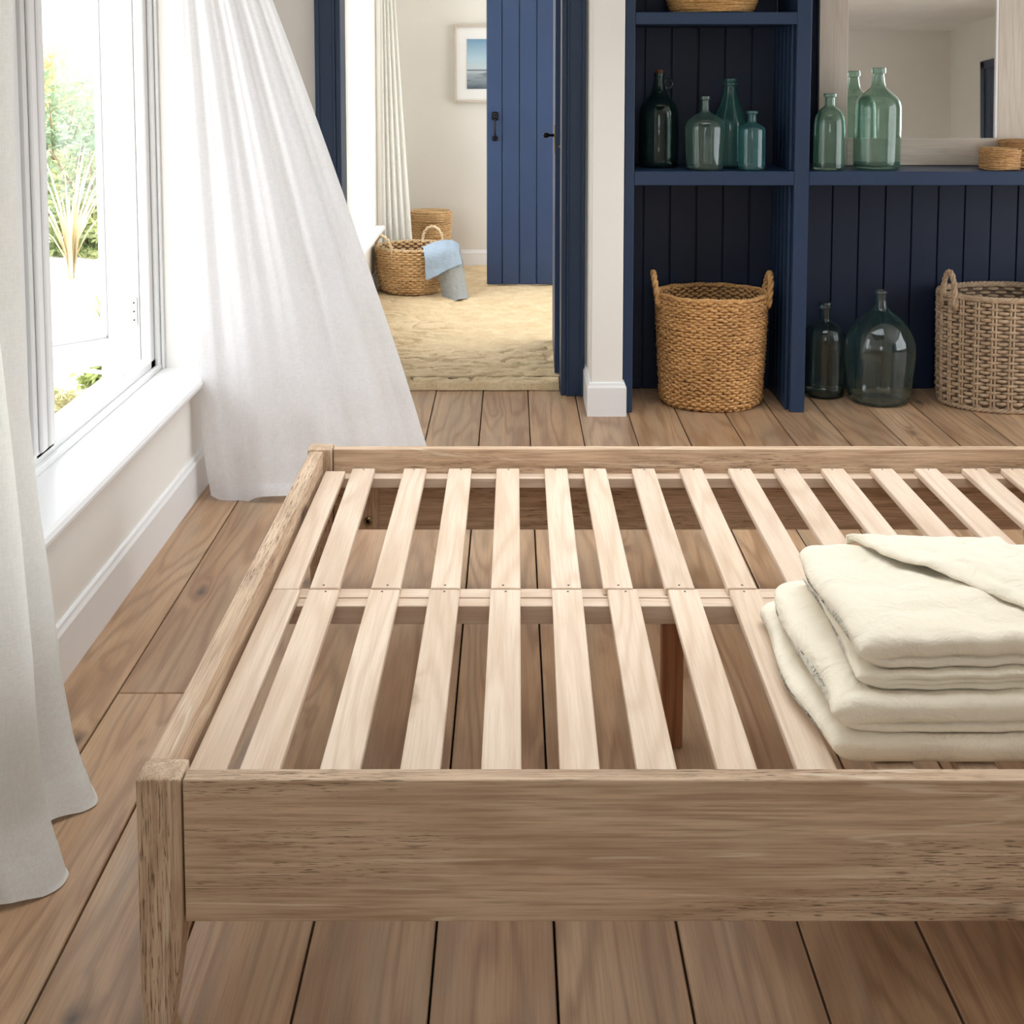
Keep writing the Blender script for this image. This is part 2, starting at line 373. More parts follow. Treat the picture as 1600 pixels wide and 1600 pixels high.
def wall_x(name, x0, x1, y0, y1, ops, mat, top=2.5):         # wall along Y with openings (ya,yb,za,zb)
    bm = bmesh.new(); y = y0
    for ya, yb, za, zb in ops:
        bx(bm, x0, x1, y, ya, 0, top); bx(bm, x0, x1, ya, yb, 0, za); bx(bm, x0, x1, ya, yb, zb, top); y = yb
    bx(bm, x0, x1, y, y1, 0, top)
    return fin(name, bm, mat, kind='structure')
wall_x('wall_left', -1.45, -1.105, -1.6, 5.72, [(2.0, 4.335, .395, 2.32)], M['wall'])
wall_x('wall_right', 4.50, 4.62, -1.6, 5.71, [(1.6, 5.0, .3, 2.4)], M['wall'])
wr8 = empty('window_6', (4.56, 3.3, .3), kind='structure')  # unseen window added in the right wall as fill light
for ya in (1.6, 3.27, 4.94): box('window_frame', 4.53, 4.59, ya, ya + .06, .3, 2.4, M['white'], wr8)
for za in (.3, 2.34): box('window_frame', 4.532, 4.588, 1.66, 4.94, za, za + .06, M['white'], wr8)
wall_x('wall_left_far', -1.25, -.90, 5.72, 9.2, [(6.15, 8.12, .40, 2.32)], M['wallfar'])
bm = bmesh.new(); bx(bm, -1.105, -.872, YB, 5.72, 0, 2.5); bx(bm, -.872, .30, YB, 5.72, 2.09, 2.5); bx(bm, .30, .47, YB, 5.72, 0, 2.5)
fin('wall_back', bm, M['wall'], kind='structure')
box('wall_back_alcove', .47, 4.6, 5.71, 5.85, 0, 2.5, M['wall'], kind='structure')

bm = bmesh.new(); bx(bm, -1.45, -.6, -1.72, -1.6, 0, 2.5); bx(bm, .6, 4.62, -1.72, -1.6, 0, 2.5); bx(bm, -.6, .6, -1.72, -1.6, 0, .8); bx(bm, -.6, .6, -1.72, -1.6, 2.3, 2.5)
fin('wall_front', bm, M['wall'], kind='structure')
fw_ = empty('window_4', (0, -1.66, .8), kind='structure')  # unseen window added behind the camera for brightness and bottle highlights
for xa in (-.6, -.03, .54): box('window_frame', xa, xa + .06, -1.70, -1.64, .8, 2.3, M['white'], fw_)
for za in (.8, 1.5, 2.24): box('window_frame', -.54, .54, -1.695, -1.645, za, za + .06, M['white'], fw_)
box('pane', -.54, .54, -1.672, -1.668, .86, 2.24, M['pane'], fw_)
box('wall_far', -1.25, 1.7, 9.05, 9.2, 0, 2.5, M['wallfar'], kind='structure')
wall_x('wall_far_right', 1.55, 1.7, 5.85, 9.05, [(6.0, 8.95, .2, 2.4)], M['wallfar'])
fr7 = empty('window_5', (1.64, 7.5, .2), kind='structure')  # hidden window added to brighten the far room
for ya in (6.0, 7.44, 8.89): box('window_frame', 1.61, 1.67, ya, ya + .06, .2, 2.4, M['white'], fr7)
for za in (.2, 2.34): box('window_frame', 1.612, 1.668, 6.06, 8.89, za, za + .06, M['white'], fr7)
box('floor_far', -1.25, 1.7, 5.80, 9.2, -.06, -.01, M['under'], kind='structure')
box('wall_column', .337, .472, 5.235, YB, 0, 2.5, M['wall'], kind='structure', bev=.004)

def skirting(name, pts, mat=None, h=.146):                 # prism along a path of (x,y) with face offset to the left-hand normal
    bm = bmesh.new(); prof = [(0, 0), (.016, 0), (.016, h - .022), (.011, h - .012), (.009, h - .003), (.006, h), (0, h)]
    ring = []
    P_ = [Vector(p) for p in pts]
    for i, p in enumerate(P_):
        d0 = (P_[i] - P_[i - 1]).normalized() if i else (P_[1] - P_[0]).normalized()
        d1 = (P_[i + 1] - P_[i]).normalized() if i < len(P_) - 1 else d0
        n0 = Vector((d0.y, -d0.x)); n1 = Vector((d1.y, -d1.x)); nn = (n0 + n1); nn = nn / max(.2, nn.dot(n0)) if nn.length > 1e-6 else n0
        ring.append([bm.verts.new((p.x + nn.x * a, p.y + nn.y * a, b)) for a, b in prof])
    for a, b in zip(ring[:-1], ring[1:]):
        for k in range(len(prof)):
            k2 = (k + 1) % len(prof); bm.faces.new((a[k], a[k2], b[k2], b[k]))
    bm.faces.new(ring[0]); bm.faces.new(list(reversed(ring[-1])))
    bmesh.ops.recalc_face_normals(bm, faces=bm.faces)
    return fin(name, bm, mat or M['white'], kind='structure')
skirting('baseboard_left', [(-1.105, 5.56), (-1.105, -1.6)][::-1])
skirting('baseboard_back', [(-1.09, YB), (-.874, YB)])
skirting('baseboard_column', [(.337, YB), (.337, 5.235), (.472, 5.235), (.472, 5.28)])
skirting('baseboard_far', [(-.9, 9.05), (1.55, 9.05)])
skirting('baseboard_far_left', [(-.9, 5.74), (-.9, 9.04)])
skirting('baseboard_front', [(4.5, -1.6), (-1.105, -1.6)])

# door casings (navy) round the doorway
door1 = empty('door_1', (-.3, YB, 0), kind='structure')
def casing(x0, x1, flip):
    bm = bmesh.new()
    bx(bm, x0, x1, YB - .022, YB + .0, 0, 2.10, .003)
    a, b = (x0, x0 + .018) if flip else (x1 - .018, x1)
    bx(bm, a, b, YB - .034, YB - .0221, 0, 2.11, .003)
    c0, c1 = (x1 - .010, x1) if flip else (x0, x0 + .010)
    bx(bm, c0, c1, YB - .027, YB - .0221, 0, 2.10, .002)
    fin('casing', bm, M['blue'], door1)
casing(-.872, -.786, True); casing(.246, .327, False)
box('casing_head', -.872, .327, YB - .026, YB, 2.10, 2.18, M['blue'], door1, bev=.003)
for x0, x1, sx in ((-.786, -.762, 1), (.222, .246, -1)):
    bm = bmesh.new(); bx(bm, x0, x1, YB - .010, 5.74, 0, 2.085, .002)
    fin('jamb', bm, M['blue'], door1)
box('jamb_head', -.786, .246, YB, 5.74, 2.06, 2.09, M['blue'], door1)

# ---- windows
def window(name, y0, y1, z0, z1, xi, muls, parent_kind='structure', sash_open=None, depth=.075):
    r = empty(name, (xi, (y0 + y1) / 2, z0), kind='structure')
    xo = xi - depth
    def rail(ya, yb, za, zb, nm='window_frame', xa=None, xb=None, bev=.004):
        return box(nm, xa if xa is not None else xo, xb if xb is not None else xi, ya, yb, za, zb, M['white'], r, bev=bev)
    fw = .085
    # jambs with stepped moulding
    for ya, yb, s_ in ((y1 - fw, y1, -1), (y0, y0 + fw, 1)):
        rail(ya, yb, z0, z1, 'jamb', xi - .034, xi)
        rail(ya, yb, z0, z1, 'jamb', xo, xi - .037)
        st = (yb - .045, yb) if s_ < 0 else (ya, ya + .045)
        rail(st[0], st[1], z0, z1, 'moulding', xi + .0002, xi + .016)
        st = (yb - .022, yb) if s_ < 0 else (ya, ya + .022)
        rail(st[0], st[1], z0, z1, 'moulding', xi + .0165, xi + .026)
    rail(y0, y1, z0, z0 + .045, 'bottom_rail', xi - .034, xi)
    rail(y0, y1, z0, z0 + .030, 'bottom_rail', xo - .03, xi - .037)
    rail(y0, y1, z0, z0 + .020, 'moulding', xi, xi + .018)
    rail(y0, y1, z1 - .06, z1, 'top_rail')
    for ym, wd in muls:
        rail(ym - wd / 2, ym + wd / 2, z0 + .03, z1, 'mullion')
        rail(ym - wd / 2 + .018, ym - .008, z0 + .045, z1, 'moulding', xi, xi + .012)
        rail(ym + .008, ym + wd / 2 - .018, z0 + .045, z1, 'moulding', xi, xi + .012)
    return r
def sash(parent, hx, hy, ang, wid, z0, z1, sgn=-1):       # hinged at (hx,hy); ang from the wall plane, opening outward
    e = bpy.data.objects.new('sash', None); C.objects.link(e); e.parent = parent; e.matrix_parent_inverse = WM(parent).inverted()
    d = Vector((-math.sin(ang), -math.cos(ang), 0)); n = Vector((d.y, -d.x, 0))     # n points outward
    def part(nm, a0, a1, za, zb, t0, t1, mat, bev=.003):
        bm = bmesh.new(); bx(bm, a0, a1, t0, t1, za, zb, bev)
        for v in bm.verts:
            q = Vector((hx, hy, 0)) + d * v.co.x + n * v.co.y; v.co = Vector((q.x, q.y, v.co.z))
        bmesh.ops.recalc_face_normals(bm, faces=bm.faces)
        fin(nm, bm, mat, e)
    part('stile', 0, .082, z0, z1, 0, .045, M['white']); part('stile', wid - .082, wid, z0, z1, 0, .045, M['white'])
    part('bottom_rail', .082, wid - .082, z0, z0 + .09, 0, .045, M['white']); part('top_rail', .082, wid - .082, z1 - .08, z1, 0, .045, M['white'])
    for a0, a1, za, zb in ((.0825, .096, z0 + .0905, z1 - .081), (wid - .096, wid - .0825, z0 + .0905, z1 - .081), (.0825, wid - .0825, z0 + .0905, z0 + .104)):
        part('bead', a0, a1, za, zb, .006, .038, M['white'], .004)
    part('pane', .09, wid - .09, z0 + .095, z1 - .085, .020, .024, M['pane'], 0)
    return e, d, n
win = window('window_1', 2.0, 4.335, .43, 2.32, -1.25, [(3.268, .13), (2.62, .12)])
sash_e, sd_, sn_ = sash(win, -1.318, 4.262, math.radians(46), .86, .475, 2.24)
sash(win, -1.262, 3.20, 0.0, .51, .478, 2.24)
sash(win, -1.262, 2.55, 0.0, .45, .478, 2.24)
# hinge, stay, stay pin on the far light
box('hinge', -1.3165, -1.292, 4.2455, 4.2495, .60, .70, M['steel'], win, bev=.001)
for z in (.62, .65, .68): 
    g = G(); g.tube([(-1.303, 4.2455, z), (-1.303, 4.2435, z)], .003, 8); g.out('screw', M['nail'], win)
p0 = Vector((-1.318, 4.262, 0)) + sd_ * .37 + sn_ * -.004; p0.z = .515
p1 = Vector((-1.272, 4.02, .484))
g = G(); g.tube([p0 + Vector((-.012, -.01, .004)), p0, (p0 + p1) / 2 + Vector((0, 0, .006)), p1], [.009, .009, .0075, .007], 8); g.out('stay_arm', M['white'], win)
g = G(); g.tube([p0 + Vector((-.02, -.02, .004)), p0 + Vector((.002, .0, .004))], .012, 10); g.out('stay_socket', M['iron'], win)
g = G()
for k in range(9):
    c_ = p1 + Vector((.0, .02 + k * .022, .002 * (k % 2)))
    g.tube([c_ + Vector((math.cos(a) * .006, math.sin(a) * .012, 0)) for a in [q * PI / 4 for q in range(8)]], .002, 5, True)
g.out('stay_chain', M['white'], win)

window('window_2', 6.15, 8.12, .44, 2.32, -1.10, [(7.1, .10)])
def sill(name, y0, y1, xi, nose, z):
    bm = bmesh.new(); t = .036; prof = [(xi, z - t), (nose - .006, z - t), (nose, z - t * .75), (nose + .002, z - t * .45), (nose - .002, z - t * .15), (nose - .012, z), (xi, z)]
    a = [bm.verts.new((x, y0, q)) for x, q in prof]; b = [bm.verts.new((x, y1, q)) for x, q in prof]
    for k in range(len(prof)):
        k2 = (k + 1) % len(prof); bm.faces.new((a[k], b[k], b[k2], a[k2]))
    bm.faces.new(a); bm.faces.new(b[::-1]); bmesh.ops.recalc_face_normals(bm, faces=bm.faces)
    return fin(name, bm, M['white'], kind='structure')
sill('trim_1', 1.86, 4.38, -1.31, -1.058, .431); sill('trim_2', 6.0, 8.2, -1.16, -.842, .437)

# ================================================================== OUTDOORS
bm = bmesh.new(); bx(bm, -60, -1.46, -30, 60, -.5, -.32); fin('ground', bm, M['gravel'], kind='structure')
def hill():
    vs_ = []; fs = []; nu, nv = 60, 24
    for j in range(nv + 1):
        for i in range(nu + 1):
            u = i / nu; v = j / nv
            x = -62 + 56 * u; y = 26 + 26 * v
            h = (1 - math.cos(PI * min(1, v * 1.3))) * .5 * (1.6 + 2.2 * nz(x, y, 0, .06) + (1 - u) * 1.6)
            vs_.append((x, y, -.4 + h + .5 * nz(x, y, 1, .5)))
    for j in range(nv):
        for i in range(nu):
            a = j * (nu + 1) + i; fs.append((a, a + 1, a + nu + 2, a + nu + 1))
    pyd('hill', vs_, fs, M['hill'], None, True, kind='structure')
hill()
def foliage(g, c, r, n, size, rnd):
    for _ in range(n):
        d = Vector((rnd.gauss(0, 1), rnd.gauss(0, 1), rnd.gauss(0, 1))).normalized()
        lump = .78 + .35 * noise.noise(d * 2.3 + Vector(c))
        p = Vector(c) + Vector((d.x * r[0], d.y * r[1], abs(d.z) * r[2] if d.z > -.25 else d.z * r[2] * .4)) * lump * rnd.uniform(.72, 1.03)
        if p.z < -.31: p.z = -.31 + rnd.random() * .1
        s_ = size * rnd.uniform(.6, 1.4); a = Vector((rnd.gauss(0, 1), rnd.gauss(0, 1), rnd.gauss(0, .7))).normalized(); b = a.cross(d + Vector((.01, .3, .2))).normalized()
        g.add([p - a * s_, p - b * s_ * .35 + d * s_ * .1, p + a * s_, p + b * s_ * .35 + d * s_ * .1], [(0, 1, 2, 3)])
def shrub(x, y, r, n, size, mat, label, seed):
    rnd = random.Random(seed); e = empty('shrub', (x, y, -.32), label=label, cat='shrub')
    g = G(); foliage(g, (x, y, -.32 + r[2] * .15), r, n, size, rnd); g.out('foliage', mat, e, False, kind='stuff')
    t = G()
    for k in range(6 if r[0] > .5 else 0):
        a = rnd.uniform(0, 6.3); t.tube([(x + .05 * math.cos(a), y + .05 * math.sin(a), -.33), (x + r[0] * .3 * math.cos(a), y + r[1] * .3 * math.sin(a), r[2] * .3), (x + r[0] * .6 * math.cos(a), y + r[1] * .6 * math.sin(a), r[2] * .62)], [.016, .011, .005], 5)
    if t.v: t.out('branch', M['bark'], e)
shrub(-5.1, 13.9, (1.1, 1.0, 1.75), 5200, .055, M['leaf2'], 'grey-green dense shrub behind the pale spiky plant, right half of the open window', 1)
shrub(-4.05, 12.0, (.65, .6, 1.1), 3200, .045, M['leaf'], 'olive green shrub low at the right edge of the window glass', 2)
shrub(-6.6, 17.2, (1.3, 1.2, 2.2), 5200, .07, M['leaf3'], 'tall yellowish sunlit shrub at the left edge of the window glass', 3)
shrub(-4.6, 16.0, (1.2, 1.2, 2.15), 4200, .07, M['leaf'], 'tall olive bush behind the grey-green shrub, top right of the window view', 4)
shrub(-2.25, 7.05, (.30, .30, .22), 1500, .03, M['grass'], 'low bright green plant seen through the gap under the open sash', 5)
shrub(-2.33, 6.25, (.26, .26, .16), 900, .026, M['leaf3'], 'small yellow-green plant against the outer sill at the bottom of the gap', 6)
def spikes(name, x, y, n, h, mat, label, seed, wid=.02, spread=.8, z=-.32):
    rnd = random.Random(seed); e = empty(name, (x, y, z), label=label, cat='plant'); g = G()
    for _ in range(n):
        a = rnd.uniform(0, 6.3); l = h * rnd.uniform(.6, 1.1); s_ = spread * rnd.uniform(.15, 1); d = Vector((math.cos(a), math.sin(a), 0)); q = Vector((-d.y, d.x, 0))
        ps = [Vector((x, y, z)) + d * (s_ * l * t * t * .9 + .02) + Vector((0, 0, l * (t - .25 * s_ * t * t))) for t in (0, .25, .5, .75, 1)]
        ws = [wid, wid, wid * .8, wid * .5, wid * .08]
        g.add([p + q * w_ for p, w_ in zip(ps, ws)] + [p - q * w_ for p, w_ in zip(ps, ws)], [(k, k + 1, k + 6, k + 5) for k in range(4)])
    g.out('blade', mat, e, True, kind='stuff')
spikes('flax_plant', -3.75, 10.5, 34, 1.25, M['blade'], 'pale dry spiky plant with long arching blades in front of the shrubs', 11, .016, .75)
spikes('grass_tuft', -2.62, 8.0, 90, .42, M['grass'], 'green grass tuft on the white gravel by the lower right of the window glass', 12, .006, .6)
spikes('grass_tuft', -3.35, 8.3, 40, .34, M['blade'], 'sparse dry grass tuft on the white gravel left of the green tuft', 13, .004, .8)

# ================================================================== BED
bed = empty('bed_frame', (.48, 2.7, 0), label='pale limed oak slatted bed base with tapered legs, no mattress', cat='bed')
ZT = .405; XL, XR = -.578, 1.551; Y0, Y1 = 1.828, 3.513  # bed coordinates scaled about the camera, factor already multiplied into the numbers
def leg(name, x, y, inx, iny):                            # square post that tapers on its inner sides below the rails
    bm = bmesh.new(); s_ = .069
    x0, x1 = (x, x + s_) if inx > 0 else (x - s_, x); y0, y1 = (y, y + s_ * .86) if iny > 0 else (y - s_ * .86, y)
    rings = []
    for z, k in ((ZT + .002, 1.), (.18, 1.), (.15, .97), (0, .68)):
        ax0, ax1 = (x0, x0 + (x1 - x0) * k) if inx > 0 else (x1 - (x1 - x0) * k, x1)
        ay0, ay1 = (y0, y0 + (y1 - y0) * k) if iny > 0 else (y1 - (y1 - y0) * k, y1)
        rings.append([bm.verts.new(q) for q in ((ax0, ay0, z), (ax1, ay0, z), (ax1, ay1, z), (ax0, ay1, z))])
    bm.faces.new(rings[0]); bm.faces.new(rings[-1][::-1])
    for a, b in zip(rings[:-1], rings[1:]):
        for k in range(4): bm.faces.new((a[k], b[k], b[(k + 1) % 4], a[(k + 1) % 4]))
    bmesh.ops.recalc_face_normals(bm, faces=bm.faces)
    bmesh.ops.bevel(bm, geom=[e for e in bm.edges if e.calc_face_angle(0) > .7], offset=.004, segments=2, affect='EDGES', profile=.5)
    fin(name, bm, M['oakz'], bed)
leg('leg', XL, 1.826, 1, 1); leg('leg', XL - .004, 3.528, 1, -1); leg('leg', XR, 1.826, -1, 1); leg('leg', XR, 3.528, -1, -1)
box('side_rail', XL + .072, XR - .072, Y0, Y0 + .032, .175, ZT, M['oakx'], bed, bev=.0025, seg=2)
box('side_rail', XL + .068, XR - .072, 3.480, 3.510, .168, ZT, M['oakx'], bed, bev=.0025, seg=2)
box('end_rail', XL + .003, XL + .041, 1.889, 3.467, .184, ZT - .002, M['oaky'], bed, bev=.0025, seg=2)
box('end_rail', XR - .041, XR - .003, 1.889, 3.467, .184, ZT - .002, M['oaky'], bed, bev=.0025, seg=2)
box('ledger', XL + .075, XR - .075, 3.437, 3.4795, .306, .3345, M['slatx'], bed, bev=.0015)
box('ledger', XL + .075, XR - .075, 1.8715, 1.911, .306, .3345, M['slatx'], bed, bev=.0015)
box('centre_beam', XL + .085, XR - .085, 2.605, 2.694, .293, .334, M['slatx'], bed, bev=.0015)
box('beam_strip', XL + .09, XR - .09, 2.643, 2.649, .3341, .337, M['slatx'], bed, bev=.001)
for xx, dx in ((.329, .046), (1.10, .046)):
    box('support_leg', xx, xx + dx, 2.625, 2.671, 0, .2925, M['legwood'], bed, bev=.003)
g = G(); bo = onY(575, 814, 3.4695)
g.tube([bo + Vector((0, .0, 0)), bo + Vector((0, -.004, 0))], .0125, 20); g.out('bolt_collar', M['brass'], bed)
g = G(); g.tube([bo + Vector((0, -.0035, 0)), bo + Vector((0, -.006, 0))], .006, 12); g.out('bolt', M['iron'], bed)
box('corner_block', bo.x - .03, bo.x + .030, 3.470, 3.4798, .175, .304, M['oakz'], bed, bev=.001)
ZS0, ZS1 = .335, .353
nail_me = None
def slat(xa, xb, ya, yb, wd=.066, nails=True, nm='slat'):
    """xa: left x at y=ya (near), xb: left x at y=yb (far)"""
    global nail_me
    bm = bmesh.new(); bx(bm, 0, wd, ya, yb, ZS0, ZS1, .0035, 2)
    for v in bm.verts:
        t = (v.co.y - ya) / (yb - ya); v.co.x += xa + (xb - xa) * t
    o = fin(nm, bm, M['slat'], bed)
    if nails:
        for (yy, t) in ((ya + .013, 0), (yb - .013, 1)):
            if nail_me is None:
                g = G(); g.tube([(0, 0, -.001), (0, 0, .0006)], .0026, 8); nail_me = bpy.data.meshes.new('nail'); nail_me.from_pydata(g.v, [], g.f); nail_me.materials.append(M['nail'])
            k = bpy.data.objects.new('nail', nail_me); C.objects.link(k); k.parent = o; k.matrix_parent_inverse = WM(o).inverted()
            k.location = (xa + (xb - xa) * t + wd * random.uniform(.4, .6), yy, ZS1)
YJ = 2.650
far_x = [-0.4547, -0.3079, -0.1803, -0.04432, 0.09259, 0.2029, 0.3408, 0.4767, 0.6146, 0.7456, 0.8796, 1.019, 1.145, 1.28, 1.391]
jb_x = [-0.445, -0.3103, -0.1793, -0.0463, 0.08747, 0.2014, 0.3369, 0.4738, 0.6127, 0.7456, 0.8796, 1.019, 1.145, 1.279, 1.391]
jf_x = [-0.4446, -0.3117, -0.1806, -0.04767, 0.08766, 0.2091, 0.3418, 0.4762, 0.6107, 0.7456, 0.8796, 1.015, 1.143, 1.276, 1.391]
fr_x = [-0.4462, -0.3152, -0.1836, -0.05092, 0.07663, 0.2032, 0.3349, 0.4649, 0.5949, 0.7289, 0.8629, 0.9998, 1.133, 1.271, 1.389]
for i in range(15):
    slat(jb_x[i], far_x[i], YJ + .005, 3.470, .065)
    slat(fr_x[i], jf_x[i], 1.876, YJ - .002, .066)
# flat outer boards beside the end rail
slat(-.526, -.528, YJ + .001, 3.446, .057, False, 'edge_board'); slat(-.529, -.526, 1.884, YJ - .001, .062, False, 'edge_board')

# ================================================================== FOLDED LINEN
def slab(name, x0, x1, yf, yb, z0, z1, creases, seed, parent=None, label=None, skew=0.0, lip=.006, bulge=.012, lowfill=0.0):
    """folded cloth: rounded block; creases = list of height fractions running along the front and left faces"""
    nx = 120; fr = 84; tp = 34; bk = 10; bt = 8; W_ = yb - yf; Hh = z1 - z0
    ring = []
    R = min(.035, Hh * .45); P = min(Hh * .42, .024)
    def path(n, a, b): return [a + (b - a) * k / n for k in range(n)]
    for t in path(fr, 0, 1): ring.append(('f', t))
    for t in path(tp, 0, 1): ring.append(('t', t))
    for t in path(bk, 0, 1): ring.append(('b', t))
    for t in path(bt, 0, 1): ring.append(('u', t))
    vs_ = []; n = len(ring)
    for i in range(nx + 1):
        u = i / nx; x = x0 + (x1 - x0) * (u ** 1.35)
        ed = min(1.0, (x - x0) / .05); rnd_ = math.sqrt(max(0, 1 - (1 - ed) ** 2)); rnd_ = .04 + .96 * rnd_
        ed2 = min(1.0, (x1 - x) / .04); rnd_ *= .04 + .96 * math.sqrt(max(0, 1 - (1 - ed2) ** 2)) if ed2 < 1 else 1
        zc = z0 + Hh * .5
        for side, t in ring:
            if side == 'f': y, z = 0, t
            elif side == 't': y, z = t, 1
            elif side == 'b': y, z = 1, 1 - t
            else: y, z = 1 - t, 0
            yy = yf + W_ * y; zz = z0 + Hh * z
            bnd = [0.0] + sorted(c_ + .025 * math.sin(x * 7 + c_ * 30 + seed) + .03 * nz(x, c_ * 5, seed, 6) for c_, _ in creases) + [1.0]
            fade = min(1, max(0, (x - x0 - .02) / .06))
            if side == 'f':
                for q_ in range(len(bnd) - 1):
                    if bnd[q_] <= z <= bnd[q_ + 1] + 1e-9: break
                lh = (bnd[q_ + 1] - bnd[q_]) * Hh; t_ = (z - bnd[q_]) / max(1e-6, bnd[q_ + 1] - bnd[q_]) * 2 - 1
                amp_ = P if (q_ == 0 and t_ < 0) or (q_ == len(bnd) - 2 and t_ > 0) else min(lh * .5, .017)
                lob = amp_ * (1 - math.sqrt(max(0, 1 - abs(t_) ** 2.4)))
                whole = P * (1 - math.sqrt(max(0, 1 - abs(2 * z - 1) ** 3)))
                yy += lob * fade + whole * (1 - fade) + .012 * nz(x * .7, q_ * 3.1, seed, 2.2)
            elif side == 'b':
                d = min(z, 1 - z) * Hh
                if d < R: yy -= R - math.sqrt(max(0, R * R - (R - d) ** 2))
            else:
                yy = yf + P + (W_ - P - R) * y
                ql = (len(bnd) - 2) if side == 't' else 0
                yy += .012 * nz(x * .7, ql * 3.1, seed, 2.2) * max(0, 1 - y * 5)
            # top sag and wrinkles
            wr = .012 * nz(x, yy, seed, 4) + .006 * nz(x * .6, yy * 1.6, seed + 3, 16) + .0012 * nz(x, yy * 1.5, seed + 9, 42)
            wr *= min(1, .15 + (x - x0) / .09)
            if side == 't': zz += wr * 1.0 * min(1, min(y, 1 - y) * 8 + .3)
            if side == 'f':
                yy += .004 * nz(x, z * .12, seed + 5, 9)
            if side == 'u': zz += max(0, .004 * nz(x, yy, seed, 8))
            zz += (zz - .353) * (.05 * nz(x, 0, 0, 6.5) + .05 * nz(x, 0, 9, 17))
            yy2 = (yf + yb) / 2 + (yy - (yf + yb) / 2) * (.93 + .07 * rnd_)
            zz2 = zc + (zz - zc) * rnd_ if side != 'u' else zc + (zz - zc) * max(rnd_, .2)
            # left face creases
            xx = x + .012 * nz(yy * 1.3, zz, seed + 1, 6) * (1 - min(1, (x - x0) / .2)) + skew * (yy - yf) + .008 * math.sin(yy * 12 + seed) * (1 - min(1, (x - x0) / .15))
            vs_.append((xx, yy2, zz2))
    fs = [(i * n + k, i * n + (k + 1) % n, (i + 1) * n + (k + 1) % n, (i + 1) * n + k) for i in range(nx) for k in range(n)]
    fs.append(tuple(reversed(range(n)))); fs.append(tuple(range(nx * n, (nx + 1) * n)))
    bm = bmesh.new(); me = bpy.data.meshes.new('t'); me.from_pydata(vs_, [], fs); bm.from_mesh(me); bpy.data.meshes.remove(me)
    bmesh.ops.recalc_face_normals(bm, faces=bm.faces)
    return fin(name, bm, M['linen'], parent, True)
zb = ZS1 + .001
lower = empty('folded_sheet', (.95, 2.28, zb), label='cream linen bedding folded thick, lower of the two piled on the slats', cat='linen')
slab('folded_layer', .514, 1.38, 1.955, 2.50, zb, zb + .047, [], 3.1, lower, bulge=.008, skew=-.02)
slab('folded_layer', .524, 1.39, 1.968, 2.465, zb + .045, zb + .106, [(.33, .016)], 8.4, lower, bulge=.008, skew=.01)
upper = empty('folded_sheet', (1.0, 2.3, zb + .106), label='cream linen bedding with a turned-back corner, folded on top of the pile', cat='linen')
zu = zb + .1055
slab('folded_layer', .583, 1.40, 1.992, 2.425, zu, zu + .034, [(.35, .012), (.66, .010)], 5.7, upper, bulge=.003)
slab('folded_layer', .576, 1.39, 2.003, 2.433, zu + .032, zu + .090, [(.33, .016)], 1.9, upper, bulge=.006)
ztp = zu + .090
FE = [onZ(1322, 842, ztp), onZ(1350, 852, ztp), onZ(1396, 876, ztp), onZ(1450, 893, ztp), onZ(1520, 920, ztp), onZ(1600, 952, ztp), onZ(1680, 985, ztp), onZ(1700, 990, ztp)]
def flap(u, v):       # v 0 = back edge, 1 = free edge of the turned-back layer
    f_ = cr(FE, u); x = f_.x; y = 2.432 + (min(f_.y, 2.431) - 2.432) * v
    edge = min(1, (1 - v) / .12); lift = (.008 * math.sqrt(max(0, 1 - (1 - edge) ** 2)) + .004) * min(1, .15 + u * 3)
    z = ztp + lift + .008 * nz(x, y, 1.9, 5) + .005 * nz(x, y, 21, 14) + .004 * nz(x * 1.2, y, 5, 34) + .005 * math.sin(PI * v)
    return Vector((x, y, z - .012 * max(0, 1 - v * 12)))
sheet('turned_corner', flap, 70, 40, M['linen'], upper, thick=.006)

# ================================================================== CURTAINS
big = empty('curtain', (-1.0, 4.2, 0), label='white linen curtain billowing into the room beyond the window, in front of the doorway', cat='curtain')
Lp = [onY(272, -330, 4.22), onY(278, -100, 4.22), onY(286, 60, 4.22), onY(296, 250, 4.22), onY(305, 430, 4.21), onY(313, 575, 4.20), onY(318, 690, 4.20), onY(330, 768, 4.20)]
Rp = [onY(312, -330, 4.24), onY(388, -100, 4.26), onY(449, 60, 4.28), onY(518, 250, 4.30), onY(581, 430, 4.32), onY(628, 570, 4.33), onY(662, 680, 4.34), onY(676, 735, 4.34)]
def bigfn(u, v, off=0.0):
    # slightly non-linear u so folds bunch toward the left
    a = cr(Lp, v); b = cr(Rp, v); p = a.lerp(b, u)
    wdt = (b - a).length
    ph = 2.2 * nz(u * 2.1, 0, 3.3) + .25 * math.sin(v * 2.2 + u * 3)
    fold = math.sin(2 * PI * (u * 4.6) + ph * 1.6) * .7 + .3 * math.sin(2 * PI * u * 11.5 + 1.3 + ph) * (1 - .55 * v)
    fold = math.copysign(abs(fold) ** .8, fold)
    am = (.006 + .012 * math.exp(-((v - .45) / .5) ** 2)) * (1 - .4 * max(0, u - .45) / .55) * (1 - .35 * max(0, v - .8) / .2)
    p = p + Vector((0, -fold * am, 0))
    p.y += -.10 * math.sin(PI * u) * v * v - .012 * nz(u * 3, v * 4, 2.)
    p.y += .0035 * nz(u * 7, v * 18, 7.) * min(1, v * 2)
    if v > .85:
        # hem settles on the floor at the left, lifts to the right
        k = (v - .85) / .15; p.z += -.012 * k * math.sin(u * PI) 
        p.x += .01 * k * math.sin(u * 15); p.z += -.045 * k * math.exp(-((u - .10) / .09) ** 2)
    p.z = max(p.z, .004 + off)
    p.y += off
    return p
sheet('cloth', bigfn, 260, 220, M['curtain'], big)
